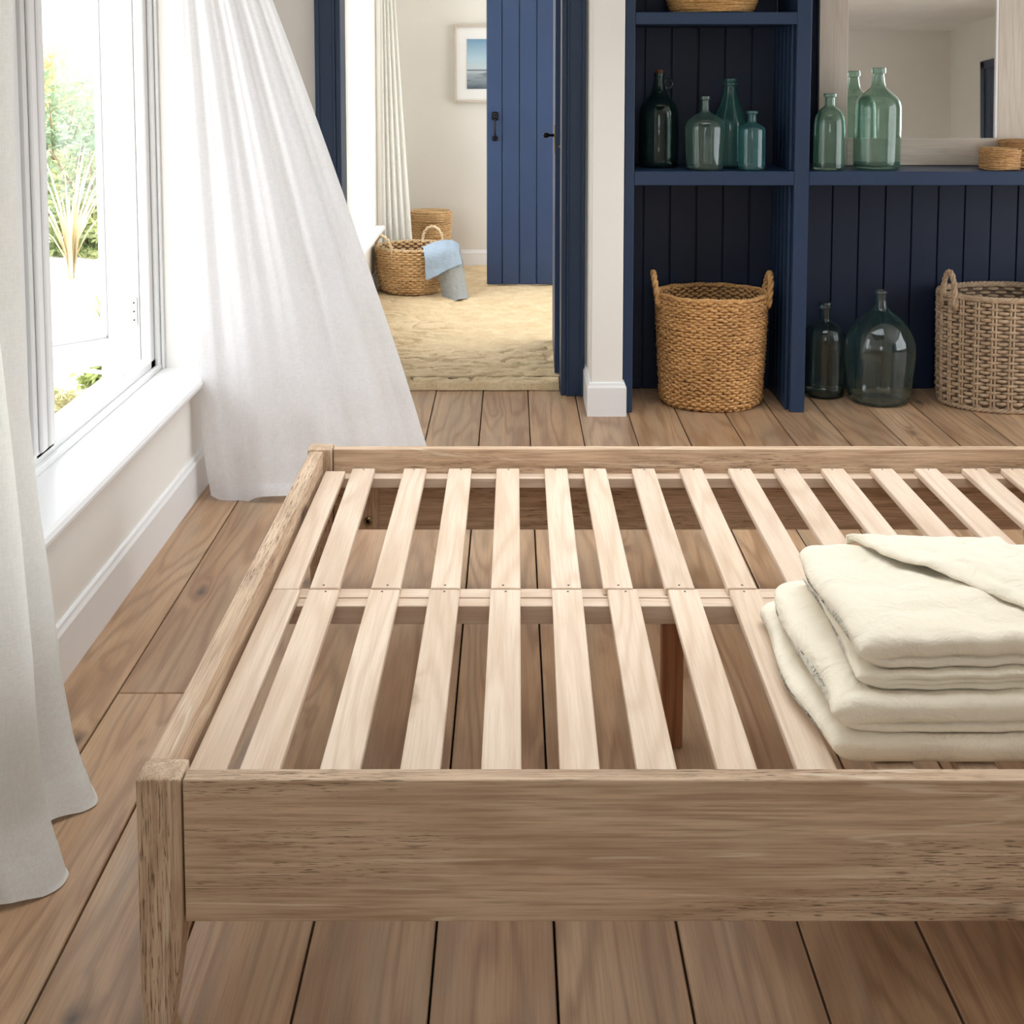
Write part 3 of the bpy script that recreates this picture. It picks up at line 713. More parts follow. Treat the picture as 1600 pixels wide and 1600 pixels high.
sheet('hem', lambda u, v: bigfn(u, .955 + .045 * v, -.0015), 200, 12, M['curtain'], big)

near = empty('curtain', (-1.0, 2.2, 0), label='off-white linen curtain hanging in deep folds at the left edge, hem trailing on the boards', cat='curtain')
# plan sections: control points (x, y) at heights z (top to floor)
zs = [2.35, 1.6, 1.0, .74, .55, .40, .22, .12, .0]
ridge2 = [(-1.03, 2.58), (-1.026, 2.58), (-1.036, 2.58), (-1.017, 2.57), (-.996, 2.55), (-.971, 2.53), (-.930, 2.48), (-.902, 2.455), (-.850, 2.433)]
ridge4 = [(-.985, 2.28), (-.955, 2.26), (-.937, 2.25), (-.920, 2.25), (-.905, 2.245), (-.890, 2.24), (-.878, 2.23), (-.868, 2.22), (-.822, 2.19)]
sec = []
for (x2, y2), (x4, y4), z in zip(ridge2, ridge4, zs):
    k = max(0, 1 - z / .6)
    sec.append([(-1.17, 2.72), (-1.11 + .09 * k, 2.68 - .02 * k), (x2, y2), (min(x2, x4) - .085 + .015 * k, (y2 + y4) / 2 + .01), (x4, y4), (x4 - .06, y4 - .085), (-1.10 + .08 * k, 2.08), (-1.04 + .08 * k, 1.93 - .06 * k), (-1.13 + .03 * k, 1.80 - .08 * k)])
def nearfn(u, v, off=0.0):
    z = 2.35 * (1 - v)
    k = 0
    while k < len(zs) - 2 and z < zs[k + 1]: k += 1
    t = (zs[k] - z) / (zs[k] - zs[k + 1])
    def S(i): 
        i = max(0, min(len(zs) - 1, i)); q = cr([Vector((a, b, 0)) for a, b in sec[i]], u); return q
    p = S(k).lerp(S(k + 1), t)
    x = p.x + .004 * math.sin(u * 60 + 2 * math.sin(v * 4)) * (1 - .5 * v) + .006 * nz(u * 12, v * 5, 4.) + off
    y = p.y + .008 * nz(u * 8, v * 6, 9.)
    return Vector((x, y, max(.003, z + (.012 * math.sin(u * 22) * max(0, v - .93) / .07 if v > .93 else 0))))
sheet('cloth', nearfn, 260, 150, M['curtain2'], near)
sheet('hem', lambda u, v: nearfn(u, .972 + .028 * v, .0015), 220, 8, M['curtain2'], near)

# ================================================================== SHELVING
unit = empty('shelving_unit', (1.5, 5.48, 0), label='navy painted built-in shelving with boarded back and open bays', cat='shelving')
YF, YK = 5.28, 5.680
def up(x0, x1, z0, z1, y1=YK, nm='upright', bev=.003, y0=YF): box(nm, x0, x1, y0, y1, z0, z1, M['blue'], unit, bev=bev)
up(.478, .519, 0, 2.4); up(1.200, 1.262, 0, 2.4); up(3.28, 3.34, 0, 2.4)
up(.519, 1.200, .985, 1.045, nm='shelf'); up(.519, 1.200, 1.666, 1.718, nm='shelf'); up(1.262, 3.28, .985, 1.045, nm='shelf')
up(.519, 3.28, 2.34, 2.4, nm='shelf')
pw = .1215
def backs(x0, x1, z0, z1, start):
    e = start
    while e < x1:
        a, b = max(x0, e), min(x1, e + pw); e += pw
        if b - a < .012: continue
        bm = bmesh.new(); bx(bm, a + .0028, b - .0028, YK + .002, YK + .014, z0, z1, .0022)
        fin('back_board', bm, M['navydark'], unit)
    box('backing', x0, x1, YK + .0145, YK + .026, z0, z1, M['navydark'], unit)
s0 = onY(1046, 400, YK).x
while s0 > .519: s0 -= pw
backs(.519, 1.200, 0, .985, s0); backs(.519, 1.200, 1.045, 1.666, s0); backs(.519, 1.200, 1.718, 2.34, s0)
s1 = onY(1299, 400, YK).x
while s1 > 1.262: s1 -= pw
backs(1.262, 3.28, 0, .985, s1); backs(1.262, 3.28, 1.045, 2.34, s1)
# boarded inner side of the left bay (vertical boards on the divider)
e = YF + .045
while e < YK - .01:
    bm = bmesh.new(); bx(bm, 1.188, 1.1995, e + .002, min(YK, e + .075) - .002, 0, .985, .002); fin('side_board', bm, M['blue'], unit)
    bm = bmesh.new(); bx(bm, 1.188, 1.1995, e + .002, min(YK, e + .075) - .002, 1.045, 1.666, .002); fin('side_board', bm, M['blue'], unit)
    e += .075
ZC = 1.0455

# mirror leaning on the back boards
TILT = math.radians(-2.6)
mir = empty('mirror', (0, 0, 0), label='large mirror in a wide pale limed wood frame leaning at the back of the counter', cat='mirror')
mh, ft, fw = 1.22, .028, .128
a = onY(1278.5, 262, 5.585); b = onY(1323.5, 217, 5.59); c_ = onY(1558, 217, 5.59)
X0, X1 = a.x, b.x; X2 = c_.x; X3 = X2 + (X1 - X0); W0 = X1 - X0
mir.location = (X0, 5.612, ZC); mir.rotation_euler = (TILT, 0, 0)
def mpart(nm, x0, x1, z0, z1, y0, y1, mat, bev=.002):
    bm = bmesh.new(); bx(bm, x0 - X0, x1 - X0, y0, y1, z0, z1, bev)
    me = bpy.data.meshes.new(nm); bm.to_mesh(me); bm.free(); me.materials.append(mat)
    o = bpy.data.objects.new(nm, me); C.objects.link(o); o.parent = mir; return o
ZI = .122
mpart('frame_stile', X0, X1, 0, mh, -ft, 0, M['framez']); mpart('frame_stile', X2, X3, 0, mh, -ft, 0, M['framez'])
mpart('frame_rail', X1 + .0005, X2 - .0005, 0, ZI, -ft, 0, M['framex']); mpart('frame_rail', X1 + .0005, X2 - .0005, mh - .128, mh, -ft, 0, M['framex'])
mpart('mirror_glass', X1, X2, ZI, mh - .128, -ft + .010, -ft + .014, M['mirror'], 0)
mpart('glass_edge', X2 - .011, X2 - .0005, ZI + .0005, mh - .1285, -ft + .0005, -ft + .0095, M['matboard'], .001)

# ---- bottles
def bottle(name, cx, by, prof, yc, zb_, mat, label, wall=.0032, seg=44, cat='bottle', foot=.004):
    """prof: (half width px, y px) bottom to top, measured at the bottle's own distance"""
    s_ = None
    c0 = onY(cx, by, yc); k = (onY(cx + 100, by, yc).x - c0.x) / 100.0
    base = None; pr = []
    for hw, y in prof:
        z = onY(cx, y, yc).z
        pr.append((hw * k, z))
    z0 = pr[0][1]; pr = [(r, z - z0) for r, z in pr]
    # smooth with Catmull-Rom
    vecs = [Vector((r, z, 0)) for r, z in pr]; n = (len(vecs) - 1) * 5
    out = [(cr(vecs, i / n).x, cr(vecs, i / n).y) for i in range(n + 1)]
    R0 = out[0][0]
    outer = [(0, .006), (R0 * .5, .005), (R0 * .82, .0008), (R0 * .93, .0), (R0 * .99, .003)] + [(r, max(z, .004)) for r, z in out[1:]]
    inner = [(max(.002, r - wall), z + (.0 if i else 0)) for i, (r, z) in enumerate(out[1:])]
    inner = inner[::-1] + [(max(.001, R0 - wall * 2.2), .013), (R0 * .5, .012), (0, .013)]
    inner = [q for q in inner if q[1] >= .011 or q[1] == .013]
    bm = lathe(outer + inner, c0.x, yc, zb_, seg)
    return fin(name, bm, mat, None, True, label=label, cat=cat), c0.x
GRP = None
e1 = empty('bottle', (onY(1028.6, 262, 5.52).x, 5.52, ZC), label='tall dark green jug bottle with cork and small ear handle, leftmost on the middle shelf', cat='bottle')
ob, x1_ = bottle('glass_body', 1028.6, 262, [(28, 261), (30.5, 256), (30.5, 220), (30.3, 185), (28, 168), (22, 158), (14, 148), (10, 139.5), (8, 128), (7.2, 121), (8.2, 119.5), (8.2, 114.5)], 5.52, ZC, M['gdark'], None, cat=None)
ob.parent = e1; ob.matrix_parent_inverse = WM(e1).inverted()
zt_ = onY(1028, 114.5, 5.52).z - onY(1028, 261, 5.52).z + ZC
bm = lathe([(0, -.012), (.014, -.012), (.017, .008), (.0165, .014), (0, .015)], x1_, 5.52, zt_, 20); fin('cork', bm, M['cork'], e1, True)
g = G(); g.tube([(x1_ + .024 + .017 + .017 * math.cos(a), 5.52, zt_ - .048 + .021 * math.sin(a)) for a in [q * PI / 8 for q in range(16)]], .005, 8, True); g.out('ear_handle', M['gdark'], e1)
bottle('bottle', 1100.8, 266, [(27, 266), (28.5, 262), (30, 235), (31.4, 205), (30.5, 196), (26, 188), (17, 181), (8.5, 176.5), (6.3, 172), (6, 162), (6.0, 157), (7.8, 155.8), (7.6, 151)], 5.365, ZC, M['gclear'], 'pale clear-green bottle with round shoulders, second from left on the middle shelf')
bottle('bottle', 1139.5, 263, [(24, 262), (25.5, 257), (25.5, 220), (25.8, 200), (24.5, 188), (20, 175), (14, 160), (10.6, 148), (9.2, 138), (9.2, 134.5), (11.4, 133.6), (11.4, 130.6), (8.8, 129.6), (8.8, 127.8), (10.4, 127), (10.4, 123.5)], 5.50, ZC, M['gteal'], 'tall teal bottle with a long tapering neck and collar, standing behind two shorter bottles')
bottle('bottle', 1174.2, 266, [(19.5, 267), (20.8, 263), (21.0, 235), (21.0, 208), (19.5, 201), (13, 196), (7.5, 192.5), (6.6, 187), (6.7, 179.4), (8.9, 178.4), (8.8, 174.5)], 5.345, ZC, M['gaqua'], 'small aqua bottle with short neck, rightmost on the middle shelf')
bottle('bottle', 1294.5, 266, [(23.5, 267), (24.5, 262), (24.5, 225), (24.3, 198), (22, 184), (16, 174), (10, 169), (7.6, 166), (7.3, 158), (7.3, 153.4), (9.6, 152.4), (9.4, 147.5)], 5.355, ZC, M['ggreen'], 'green bottle with sloping shoulders, left one on the counter against the mirror frame')
bottle('bottle', 1369.2, 266, [(33, 268), (35.4, 261), (36, 225), (36, 185), (35, 168), (30, 157), (20, 148), (12.5, 141), (10, 133), (8.6, 121), (8.4, 119.5), (10.8, 118.4), (10.8, 111.6), (9.8, 109.8)], 5.415, ZC, M['ggreen'], 'large sea-green bottle standing in front of the mirror glass')
bottle('demijohn', 1373.0, 630, [(41, 632), (46, 625), (50, 600), (53.5, 570), (54, 548), (51, 532), (43, 516), (31, 503), (18, 494), (11, 486), (9, 477), (8.4, 466), (9.8, 464), (9.6, 460)], 5.47, .0008, M['gdemi'], 'big round clear-green demijohn on the floorboards under the counter', cat='demijohn', seg=56)
bottle('demijohn', 1287, 610, [(29, 615), (31.5, 609), (32, 570), (31.6, 530), (28, 514), (20, 505), (11, 500), (8.8, 495), (8.6, 482), (10, 478), (10, 472), (9, 470)], 5.57, .0008, M['gsmoke'], 'dim smoky glass bottle in shadow, left of the round demijohn under the counter', cat='demijohn')

# ================================================================== BASKETS
def weave(name, cx, cy, z0, prof, rows, stakes, amp, rr, mat, parent, seg=3, flat=1.0, jit=.0012, sides=5, seed=1, pair=False, squash=1.0):
    """real woven strands: each row a ring going in and out round the stakes"""
    rnd = random.Random(seed); g = G(); Hh = prof[-1][1]; zs_ = [q[1] for q in prof]
    def R(z):
        for (r0, a0), (r1, a1) in zip(prof[:-1], prof[1:]):
            if a0 <= z <= a1: return r0 + (r1 - r0) * (z - a0) / max(1e-6, a1 - a0)
        return prof[-1][0]
    n = stakes * seg * 2
    for k in range(rows):
        z = (k + .5) / rows * Hh; ph = PI * (k % 2); r = R(z); tw = rnd.uniform(0, 6); pts = []
        for i in range(n):
            a = 2 * PI * i / n
            q = r + amp * math.cos(a * stakes + ph) + rnd.uniform(-jit, jit)
            pts.append((cx + q * math.cos(a), cy + q * math.sin(a) * squash, z0 + z + rnd.uniform(-jit, jit) + .0015 * math.sin(a * 3 + tw)))
        g.tube(pts, rr * rnd.uniform(.9, 1.1), sides, True, flat)
    return g.out(name, mat, parent, True, kind='stuff')
def stakes_(name, cx, cy, z0, prof, n, r, mat, parent, pair=0.0, off=0.0, squash=1.0):
    g = G()
    for i in range(n):
        for s_ in ((-pair, pair) if pair else (0,)):
            a = 2 * PI * (i + .0) / n + s_
            g.tube([(cx + (q[0] + off) * math.cos(a), cy + (q[0] + off) * math.sin(a) * squash, z0 + q[1]) for q in prof], r, 6)
    return g.out(name, mat, parent, True, kind='stuff')
def rim(name, cx, cy, z, r, th, mat, parent, n=100, twist=34, strands=2, wob=.006, seed=2, squash=1.0):
    g = G(); rnd = random.Random(seed)
    for s_ in range(strands):
        pts = []
        for i in range(n * 2):
            a = 2 * PI * i / (n * 2); q = twist * a + s_ * 2 * PI / strands
            rr = r + th * .6 * math.cos(q); zz = z + th * .6 * math.sin(q) + wob * nz(math.cos(a) * 3, math.sin(a) * 3, seed)
            pts.append((cx + rr * math.cos(a), cy + rr * math.sin(a) * squash, zz))
        g.tube(pts, th * .62, 6, True)
    return g.out(name, mat, parent)
def loop(name, p0, p1, top, r, mat, parent, twist=True, strands=2):
    p0, p1, top = Vector(p0), Vector(p1), Vector(top); g = G(); mid = (p0 + p1) / 2
    base = []
    for i in range(33):
        a = PI * i / 32; base.append(mid + (p0 - mid) * math.cos(a) + (top - mid) * (math.sin(a) ** .8))
    for s_ in range(strands):
        pts = []
        for i, p in enumerate(base):
            t = (base[min(32, i + 1)] - base[max(0, i - 1)]).normalized(); u = t.cross(Vector((.3, .5, .8))).normalized(); w_ = t.cross(u)
            q = i * .75 + s_ * 2 * PI / strands; pts.append(p + (u * math.cos(q) + w_ * math.sin(q)) * r * .55)
        g.tube(pts, r * .62, 7)
    return g.out(name, mat, parent)
def inner_wall(cx, cy, z0, prof, mat, parent, d=.005, name='lining', squash=1.0):
    pr = [(q[0] - d, q[1]) for q in prof]
    bm = lathe([(0, .006)] + [(pr[0][0], .006)] + pr[1:] + [(pr[-1][0] - .004, pr[-1][1])] + [(q[0] - .004, q[1]) for q in pr[1:-1][::-1]] + [(pr[0][0] - .006, .010), (0, .010)], cx, cy, z0, 64)
    if squash != 1.0:
        for v in bm.verts: v.co.y = cy + (v.co.y - cy) * squash
    return fin(name, bm, mat, parent, True)

# golden basket in the left bay
Yb_ = 5.455; cxb = onY(1110.6, 560, Yb_).x
bk = empty('basket', (cxb, Yb_, 0), label='tall golden woven seagrass basket with two loop handles in the left bay', cat='basket')
kpx = (onY(1210, 560, Yb_).x - onY(1110, 560, Yb_).x) / 100
zr = onY(1110, 458, Yb_).z
bp = [(kpx * 68, 0), (kpx * 77, .022), (kpx * 79, zr * .3), (kpx * 82.5, zr * .65), (kpx * 85, zr)]
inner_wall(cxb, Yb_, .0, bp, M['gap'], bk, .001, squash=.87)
weave('weave', cxb, Yb_, .002, bp, 42, 34, .0058, .0068, M['seagrass'], bk, seg=3, jit=.003, seed=4, squash=.87)
rim('rim', cxb, Yb_, zr + .002, kpx * 85, .0085, M['seagrass'], bk, 150, 30, 3, wob=.008, squash=.87)
R_ = kpx * 85
loop('handle', (cxb - R_ * .99, Yb_ - .055, zr - .05), (cxb - R_ * .985, Yb_ + .045, zr - .02), (cxb - R_ - .018, Yb_ - .004, zr + .090), .013, M['seagrass'], bk, strands=3)
loop('handle', (cxb + R_ * .975, Yb_ - .075, zr - .05), (cxb + R_ * .99, Yb_ + .04, zr - .02), (cxb + R_ + .012, Yb_ - .015, zr + .088), .013, M['seagrass'], bk, strands=3)

# grey wicker basket at the right edge
Yw = 5.452; cxw = onY(1570, 560, Yw).x; kw_ = kpx; Rw = kw_ * 104
wk = empty('basket', (cxw, Yw, 0), label='round grey-brown wicker basket with looped cane handles at the right edge', cat='basket')
zw = onY(1570, 457, Yw).z
wp = [(Rw * .90, 0), (Rw * .955, .03), (Rw * .965, zw * .4), (Rw * .985, zw)]
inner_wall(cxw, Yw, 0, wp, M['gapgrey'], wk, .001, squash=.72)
stakes_('stake', cxw, Yw, 0, wp, 25, .0052, M['wicker'], wk, pair=.024, off=.0085, squash=.72)
weave('weave', cxw, Yw, .018, [(q[0], q[1] * .97) for q in wp], 29, 25, .0115, .0078, M['wicker'], wk, seg=3, jit=.0008, sides=6, seed=5, squash=.72)
rim('rim', cxw, Yw, zw, Rw * .99, .0125, M['wicker'], wk, 150, 22, 4, wob=.002, squash=.72); rim('foot_rim', cxw, Yw, .012, Rw * .95, .010, M['wicker'], wk, 120, 24, 3, wob=.001, squash=.72)
th = math.radians(200)
def pol(a, r, z): return (cxw + r * math.cos(a), Yw + .72 * r * math.sin(a), z)
loop('handle', pol(th - .17, Rw * 1.03, zw - .055), pol(th + .17, Rw * 1.05, zw - .055), pol(th, Rw * 1.02, zw + .105), .0115, M['wicker'], wk, strands=3)
loop('handle', pol(th + PI - .17, Rw * 1.03, zw - .055), pol(th + PI + .17, Rw * 1.05, zw - .055), pol(th + PI, Rw * 1.02, zw + .105), .0115, M['wicker'], wk, strands=3)
for s_ in (-.17, .17):
    g = G(); g.tube([pol(th + s_ + .05 * math.cos(a), Rw * 1.04, zw - .03 + .03 * math.sin(a)) for a in [q * PI / 6 for q in range(12)]], .005, 6, True); g.out('handle_binding', M['wicker'], wk)

# palm bowl on the top shelf
Yp = 5.46; a = onY(1112, 19, Yp); kb = (onY(1212, 19, Yp).x - a.x) / 100
bw = empty('basket', (a.x, Yp, 1.719), label='shallow round honey-coloured woven bowl on the top shelf', cat='basket')
pp = [(kb * 60, 0), (kb * 64, .010), (kb * 69, .045), (kb * 71.5, .09), (kb * 72, .14)]
inner_wall(a.x, Yp, 1.719, pp, M['palm'], bw, .004); weave('weave', a.x, Yp, 1.721, pp, 19, 90, .0012, .0046, M['palm'], bw, seg=1, jit=.0008, seed=6)

# two round lidded boxes
def lidbox(cx, Y_, hw, ztop, lid, label, seed):
    c0 = onY(cx, 250, Y_); r = hw * kb; e_ = empty('woven_box', (c0.x, Y_, ZC), label=label, cat='box', group=None)
    h_ = ztop; inner_wall(c0.x, Y_, ZC, [(r * .97, 0), (r, .01), (r, h_ - lid)], M['boxstraw'], e_, .003, 'lining')
    weave('box_weave', c0.x, Y_, ZC + .001, [(r * .97, 0), (r, .01), (r * .99, h_ - lid)], 8, 30, .001, .0034, M['boxstraw'], e_, seg=2, jit=.0006, seed=seed)
    bm = lathe([(0, h_ - lid + .001), (r * .98, h_ - lid + .001), (r * .98, h_ - .004), (r * .8, h_ - .001), (0, h_)], c0.x, Y_, ZC, 40); fin('lid', bm, M['boxstraw'], e_, True)
    weave('lid_weave', c0.x, Y_, ZC + h_ - lid, [(r * 1.02, 0), (r * 1.02, lid)], 4, 30, .001, .0032, M['boxstraw'], e_, seg=2, jit=.0006, seed=seed + 1)
    g = G(); k = 0
    for j in range(7):
        q = r * (.12 + .125 * j); n_ = 40; g.tube([(c0.x + q * math.cos(2 * PI * i / n_), Y_ + q * math.sin(2 * PI * i / n_), ZC + h_ + .0004 + .0006 * (i % 2)) for i in range(n_)], .0028, 5, True)
    g.out('lid_coil', M['boxstraw'], e_)
lidbox(1562, 5.395, 29.5, .090, .028, 'small round woven straw box with a flat lid, front one of two on the counter', 20)
lidbox(1594, 5.51, 33, .118, .034, 'taller round woven straw box, half hidden behind the small one on the counter', 24)

# ================================================================== FAR ROOM
def carpet():
    x0, x1, y0, y1 = -.895, 1.545, 5.645, 9.03; nx_, ny = 230, 330; vs_ = []; fs = []
    for j in range(ny + 1):
        for i in range(nx_ + 1):
            u = i / nx_; v = j / ny; x = x0 + (x1 - x0) * u; y = y0 + (y1 - y0) * v
            if y < 5.76: 
                x = -.758 + (.218 + .758) * u
            d = .5 + .5 * nz(x * 2.6, y * 5.5, .3, 2.2); dent = max(0, d - .60) * max(0, .5 + nz(x, y, 8, 1.5)) * (1 if y < 7.6 else .3)
            ck = max(0, 1 - abs(nz(x * 3.6, y * 7.5, 6, 1.5)) / .12) * max(0, min(1, (nz(x, y, 2, 1.7) + .25) * 3)) * (1 if y < 7.7 else .2)
            z = .036 - .03 * dent - .020 * ck + .006 * nz(x, y, 3, 22) + .0035 * nz(x, y, 5, 70)
            e_ = (y - y0) / .03
            if e_ < 1: z = z * math.sqrt(max(0, 1 - (1 - e_) ** 2)) + .002; 
            y2 = y + (.006 * nz(x, 0, 0, 9) if e_ < 1 else 0)
            vs_.append((x, y2, max(.002, z)))
    for j in range(ny):
        for i in range(nx_):
            a = j * (nx_ + 1) + i; fs.append((a, a + 1, a + nx_ + 2, a + nx_ + 1))
    pyd('carpet', vs_, fs, M['carpet'], None, True, label='sandy beige shaggy carpet filling the room beyond the doorway', cat='carpet')
carpet()
ZR = .041
# planked door seen across the far room
dz = .045
d3 = empty('door_3', (.6, 8.17, 0), kind='structure')
xs = [onY(q, 300, 8.17).x for q in (760.5, 784.5, 811.5, 838.5)]; wv = xs[2] - xs[1]; xs += [xs[3] + wv, xs[3] + 2 * wv, xs[3] + 3 * wv]
for a, b in zip(xs[:-1], xs[1:]):
    bm = bmesh.new(); bx(bm, a + .0022, b - .0022, 8.17, 8.195, dz, 2.03, .0045); fin('door_plank', bm, M['bluedoor'], d3)
box('door_ledge', xs[0], xs[-1], 8.188, 8.205, dz, 2.03, M['bluedoor'], d3)
hx = onY(773.5, 200, 8.15).x; hz0 = onY(773, 219, 8.15).z; hz1 = onY(773, 175, 8.15).z
g = G(); g.tube([(hx, 8.166, hz0 + .01), (hx, 8.135, hz0 + .022), (hx, 8.128, (hz0 + hz1) / 2), (hx, 8.135, hz1 - .04), (hx, 8.166, hz1 - .028)], .0075, 8); g.out('pull_handle', M['iron'], d3)
bm = bmesh.new(); bx(bm, hx - .020, hx + .020, 8.162, 8.1695, hz1 - .055, hz1, .010, 3); fin('handle_plate', bm, M['iron'], d3)
bm = bmesh.new(); bx(bm, hx - .018, hx + .018, 8.162, 8.1695, hz0 - .006, hz0 + .025, .009, 3); fin('handle_plate', bm, M['iron'], d3)
g = G(); g.tube([(hx, 8.162, hz1 - .030), (hx, 8.125, hz1 - .030), (hx, 8.118, hz1 - .036)], [.006, .006, .011], 8); g.out('thumb_latch', M['iron'], d3)
# second door, open edge-on towards the doorway
d2 = empty('door_2', (.23, 6.2, 0), kind='structure')
bm = bmesh.new(); bx(bm, 0, .040, 0, .76, .045, 2.03, .002)
for v in bm.verts: v.co.x += .2005 + .014 * v.co.y / .76; v.co.y += 5.79
fin('door_leaf', bm, M['bluedoor'], d2)
kz = onY(860, 211, 5.86).z; kx = .201
bm = bmesh.new(); bx(bm, kx - .004, kx - .0002, 5.82, 5.86, kz - .085, kz + .052, .001); fin('lock_plate', bm, M['brass'], d2)
g = G(); g.tube([(kx - .002, 5.842, kz), (kx - .026, 5.842, kz), (kx - .034, 5.842, kz), (kx - .048, 5.842, kz), (kx - .055, 5.842, kz)], [.008, .006, .012, .015, .008], 14); g.out('door_knob', M['iron'], d2)
g = G(); g.tube([(kx + .02, 5.791, kz - .05), (kx + .02, 5.786, kz - .05)], .007, 8); g.out('lock_bolt', M['brass'], d2)
# door in the right wall (seen in the mirror)
d4 = empty('door_4', (4.49, -.2, 0), kind='structure')
for ya, yb_, za, zb2 in ((-.72, -.62, 0, 2.09), (.24, .34, 0, 2.09), (-.72, .34, 2.02, 2.10)): box('casing', 4.474, 4.4995, ya, yb_, za, zb2, M['blue'], d4, bev=.003)
for k in range(6): box('door_plank', 4.484, 4.4995, -.62 + .1433 * k + .003, -.62 + .1433 * (k + 1) - .003, 0.005, 2.02, M['bluedoor'], d4, bev=.003)

# picture
pc = empty('framed_picture', (-.17, 9.04, 1.5), label='pale-framed seascape print on the wall beyond the door', cat='picture')
a = onY(709, 38, 9.04); b = onY(729.5, 61, 9.04); c_ = onY(729.5, 139, 9.04); d = onY(709, 160.5, 9.04); px1 = a.x + .50; fr = .020
box('frame_side', a.x, a.x + fr, 9.015, 9.0495, d.z, a.z, M['framez'], pc, bev=.002); box('frame_side', px1 - fr, px1, 9.015, 9.0495, d.z, a.z, M['framez'], pc, bev=.002)
box('frame_side', a.x + fr, px1 - fr, 9.015, 9.0495, a.z - fr, a.z, M['framex'], pc, bev=.002); box('frame_side', a.x + fr, px1 - fr, 9.015, 9.0495, d.z, d.z + fr, M['framex'], pc, bev=.002)
box('mat_board', a.x + fr, px1 - fr, 9.036, 9.040, d.z + fr, a.z - fr, M['matboard'], pc); box('print', b.x, px1 - (b.x - a.x), 9.0335, 9.0355, c_.z, b.z, M['picture'], pc)

# far curtains
def farc(label, x0, x1t, x1b, y0, y1, n, seed):
    e_ = empty('curtain', ((x0 + x1b) / 2, (y0 + y1) / 2, 0), label=label, cat='curtain')
    def fn(u, v):
        xe = x1t + (x1b - x1t) * v; x = x0 + (xe - x0) * u; y = y0 + (y1 - y0) * u
        f_ = math.sin(2 * PI * n * u + 1.5 * nz(u * 3, v, seed)); return Vector((x + .006 * f_, y - .022 * f_ * (.7 + .3 * v), 2.36 - 2.28 * v))
    sheet('cloth', fn, 110, 40, M['curtainfar'], e_)
farc('white curtain hanging beside the wicker laundry basket in the far room', -.862, -.80, -.655, 8.23, 8.32, 4.5, 2.)
farc('narrow sliver of cream curtain just inside the left door frame in the far room', -.885, -.88, -.80, 6.02, 6.30, 3.0, 5.)

# lidded laundry basket
Yl = 8.80; a = onY(672, 338, Yl); kl = (onY(772, 338, Yl).x - a.x) / 100; rl = 33 * kl
lb = empty('lidded_basket', (a.x, Yl, ZR), label='brown lidded wicker basket against the far wall behind the other basket', cat='basket')
hl = onY(672, 345, Yl).z - ZR
lp = [(rl * .82, 0), (rl * .9, hl * .5), (rl * .96, hl)]
inner_wall(a.x, Yl, ZR, lp, M['straw2'], lb, .005); weave('weave', a.x, Yl, ZR, lp, 22, 24, .005, .0090, M['straw2'], lb, seg=2, jit=.001, seed=31)
bm = lathe([(0, hl + .002), (rl, hl + .002), (rl * 1.0, hl + .055), (rl * .9, hl + .066), (0, hl + .070)], a.x, Yl, ZR, 48); fin('lid', bm, M['straw2'], lb, True)
weave('lid_weave', a.x, Yl, ZR + hl + .004, [(rl * 1.02, 0), (rl * 1.01, .054)], 5, 34, .002, .0065, M['straw2'], lb, seg=2, jit=.001, seed=32)
g = G()
for j in range(9):
    q = rl * (.1 + .105 * j); g.tube([(a.x + q * math.cos(2 * PI * i / 40), Yl + q * math.sin(2 * PI * i / 40), ZR + hl + .068) for i in range(40)], .006, 5, True)
g.out('lid_coil', M['straw2'], lb)

# handled basket with blue cloth
Yh = 8.00; a = onY(645, 384, Yh); kh = (onY(745, 384, Yh).x - a.x) / 100; rh = 57 * kh; zh = a.z
hb = empty('basket', (a.x, Yh, ZR), label='round two-tone woven basket with pale rope handles on the carpet, holding a cloth', cat='basket')
hp = [(rh * .76, 0), (rh * .85, .02), (rh * .95, (zh - ZR) * .45), (rh, zh - ZR)]
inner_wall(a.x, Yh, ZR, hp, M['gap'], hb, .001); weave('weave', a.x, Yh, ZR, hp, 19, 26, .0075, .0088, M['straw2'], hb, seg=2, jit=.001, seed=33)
rim('rim', a.x, Yh, zh, rh, .008, M['rope'], hb, 100, 26, 2, wob=.003)
hcx, hcy = a.x, Yh
def hpol(an, z, k=1.0): return (hcx + rh * k * math.cos(an), hcy + rh * k * math.sin(an), z)
A1, A2 = math.radians(218), math.radians(62)
loop('handle', hpol(A1 - .30, zh - .03, 1.02), hpol(A1 + .42, zh - .03, 1.02), hpol(A1 + .05, zh + .085, 1.0), .0095, M['rope'], hb, strands=2)
loop('handle', hpol(A2 - .42, zh - .02, 1.0), hpol(A2 + .30, zh - .02, 1.0), hpol(A2 - .05, zh + .10, .98), .0095, M['rope'], hb, strands=2)
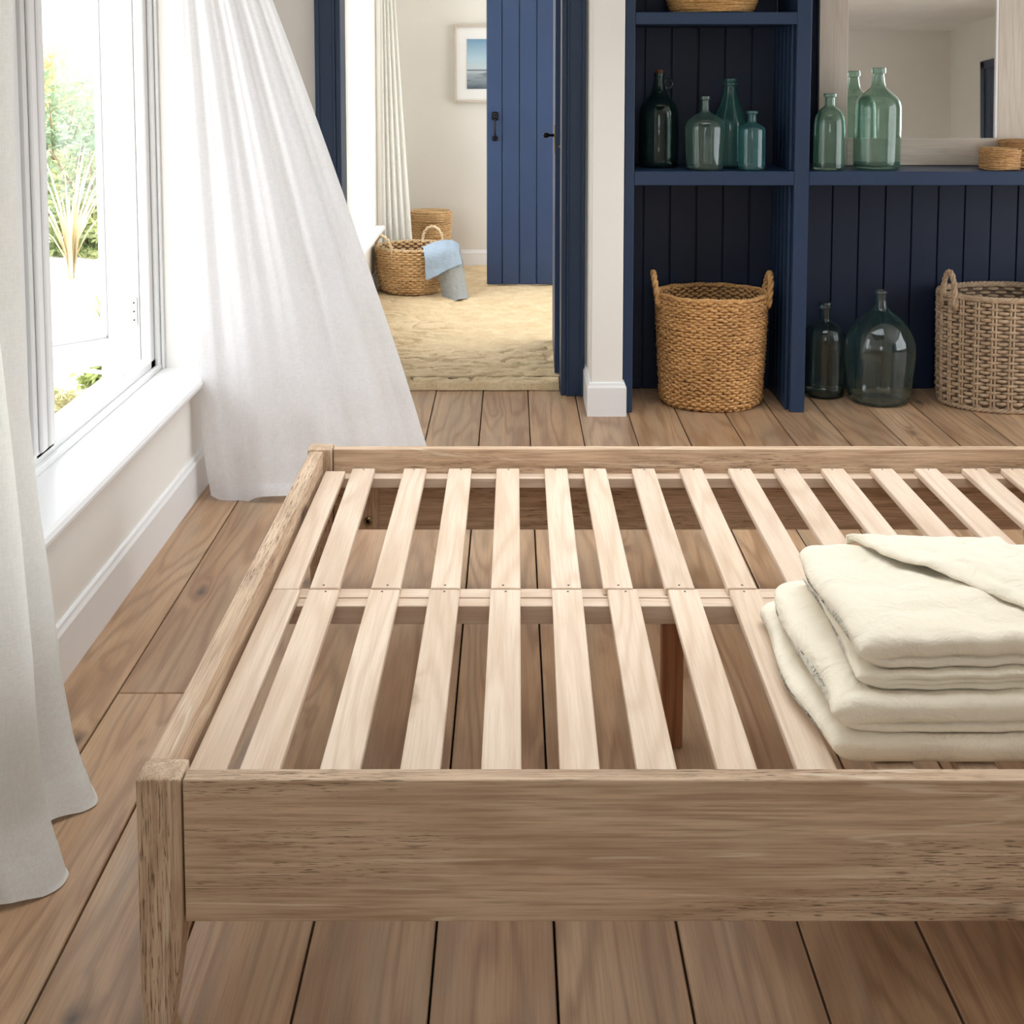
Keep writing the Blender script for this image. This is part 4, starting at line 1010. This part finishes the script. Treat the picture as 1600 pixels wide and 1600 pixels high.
# cloth
cl = empty('cloth', (hcx + rh * .8, hcy - .1, zh), label='pale blue frayed linen cloth draped over the right side of the rope-handled basket', cat='cloth')
def net(rows, name, mat, parent, nu=40, nv=50, wob=.006, seed=0., thick=.003):
    R3 = [[onY(*q) if q[2] < 50 else q for q in r] for r in rows]
    def fn(u, v):
        col = [cr(r, u) for r in R3]; p = cr(col, v)
        f_ = wob * nz(u * 5 + seed, v * 2.5, seed); return p + Vector((f_ * .6, -abs(f_) - .001, f_ * .3))
    return sheet(name, fn, nu, nv, mat, parent, thick=thick)
net([[(655, 398, 7.96), (675, 392, 8.02), (700, 386, 8.08), (712, 388, 8.10)],
     [(661, 386, 7.83), (682, 377, 7.90), (704, 375, 7.98), (716, 380, 8.02)],
     [(662, 398, 7.755), (684, 390, 7.765), (706, 386, 7.80), (718, 392, 7.86)],
     [(664, 418, 7.735), (684, 414, 7.735), (706, 404, 7.755), (720, 404, 7.81)],
     [(667, 437, 7.735), (682, 431, 7.725), (702, 420, 7.735), (722, 412, 7.79)]], 'front_flap', M['bluecloth'], cl, wob=.016, seed=1.)
net([[(700, 380, 7.95), (708, 380, 7.96), (714, 382, 7.98), (718, 386, 8.0)],
     [(684, 425, 7.775), (700, 415, 7.77), (714, 402, 7.80), (722, 404, 7.84)],
     [(687, 442, 7.79), (702, 436, 7.75), (716, 426, 7.78), (726, 428, 7.85)],
     [(690, 458, 7.80), (704, 455, 7.73), (718, 448, 7.74), (730, 452, 7.80)],
     [(692, 464, 7.79), (704, 469, 7.71), (718, 462, 7.70), (732, 463, 7.76)],
     [(697, 467, 7.74), (706, 473, 7.67), (718, 467, 7.66), (731, 467, 7.70)]], 'hanging_tail', M['greycloth'], cl, wob=.014, seed=5.)
g = G(); rr_ = random.Random(9)
for k in range(46):
    t = k / 45; a_ = onY(667 + 55 * t, 437 - 25 * t - 3 * math.sin(PI * t), 7.728 + .06 * t * t); g.tube([a_, a_ + Vector((rr_.uniform(-.008, .008), -.004, -rr_.uniform(.008, .02)))], .0013, 4)
g.out('fringe', M['bluecloth'], cl, kind='stuff')
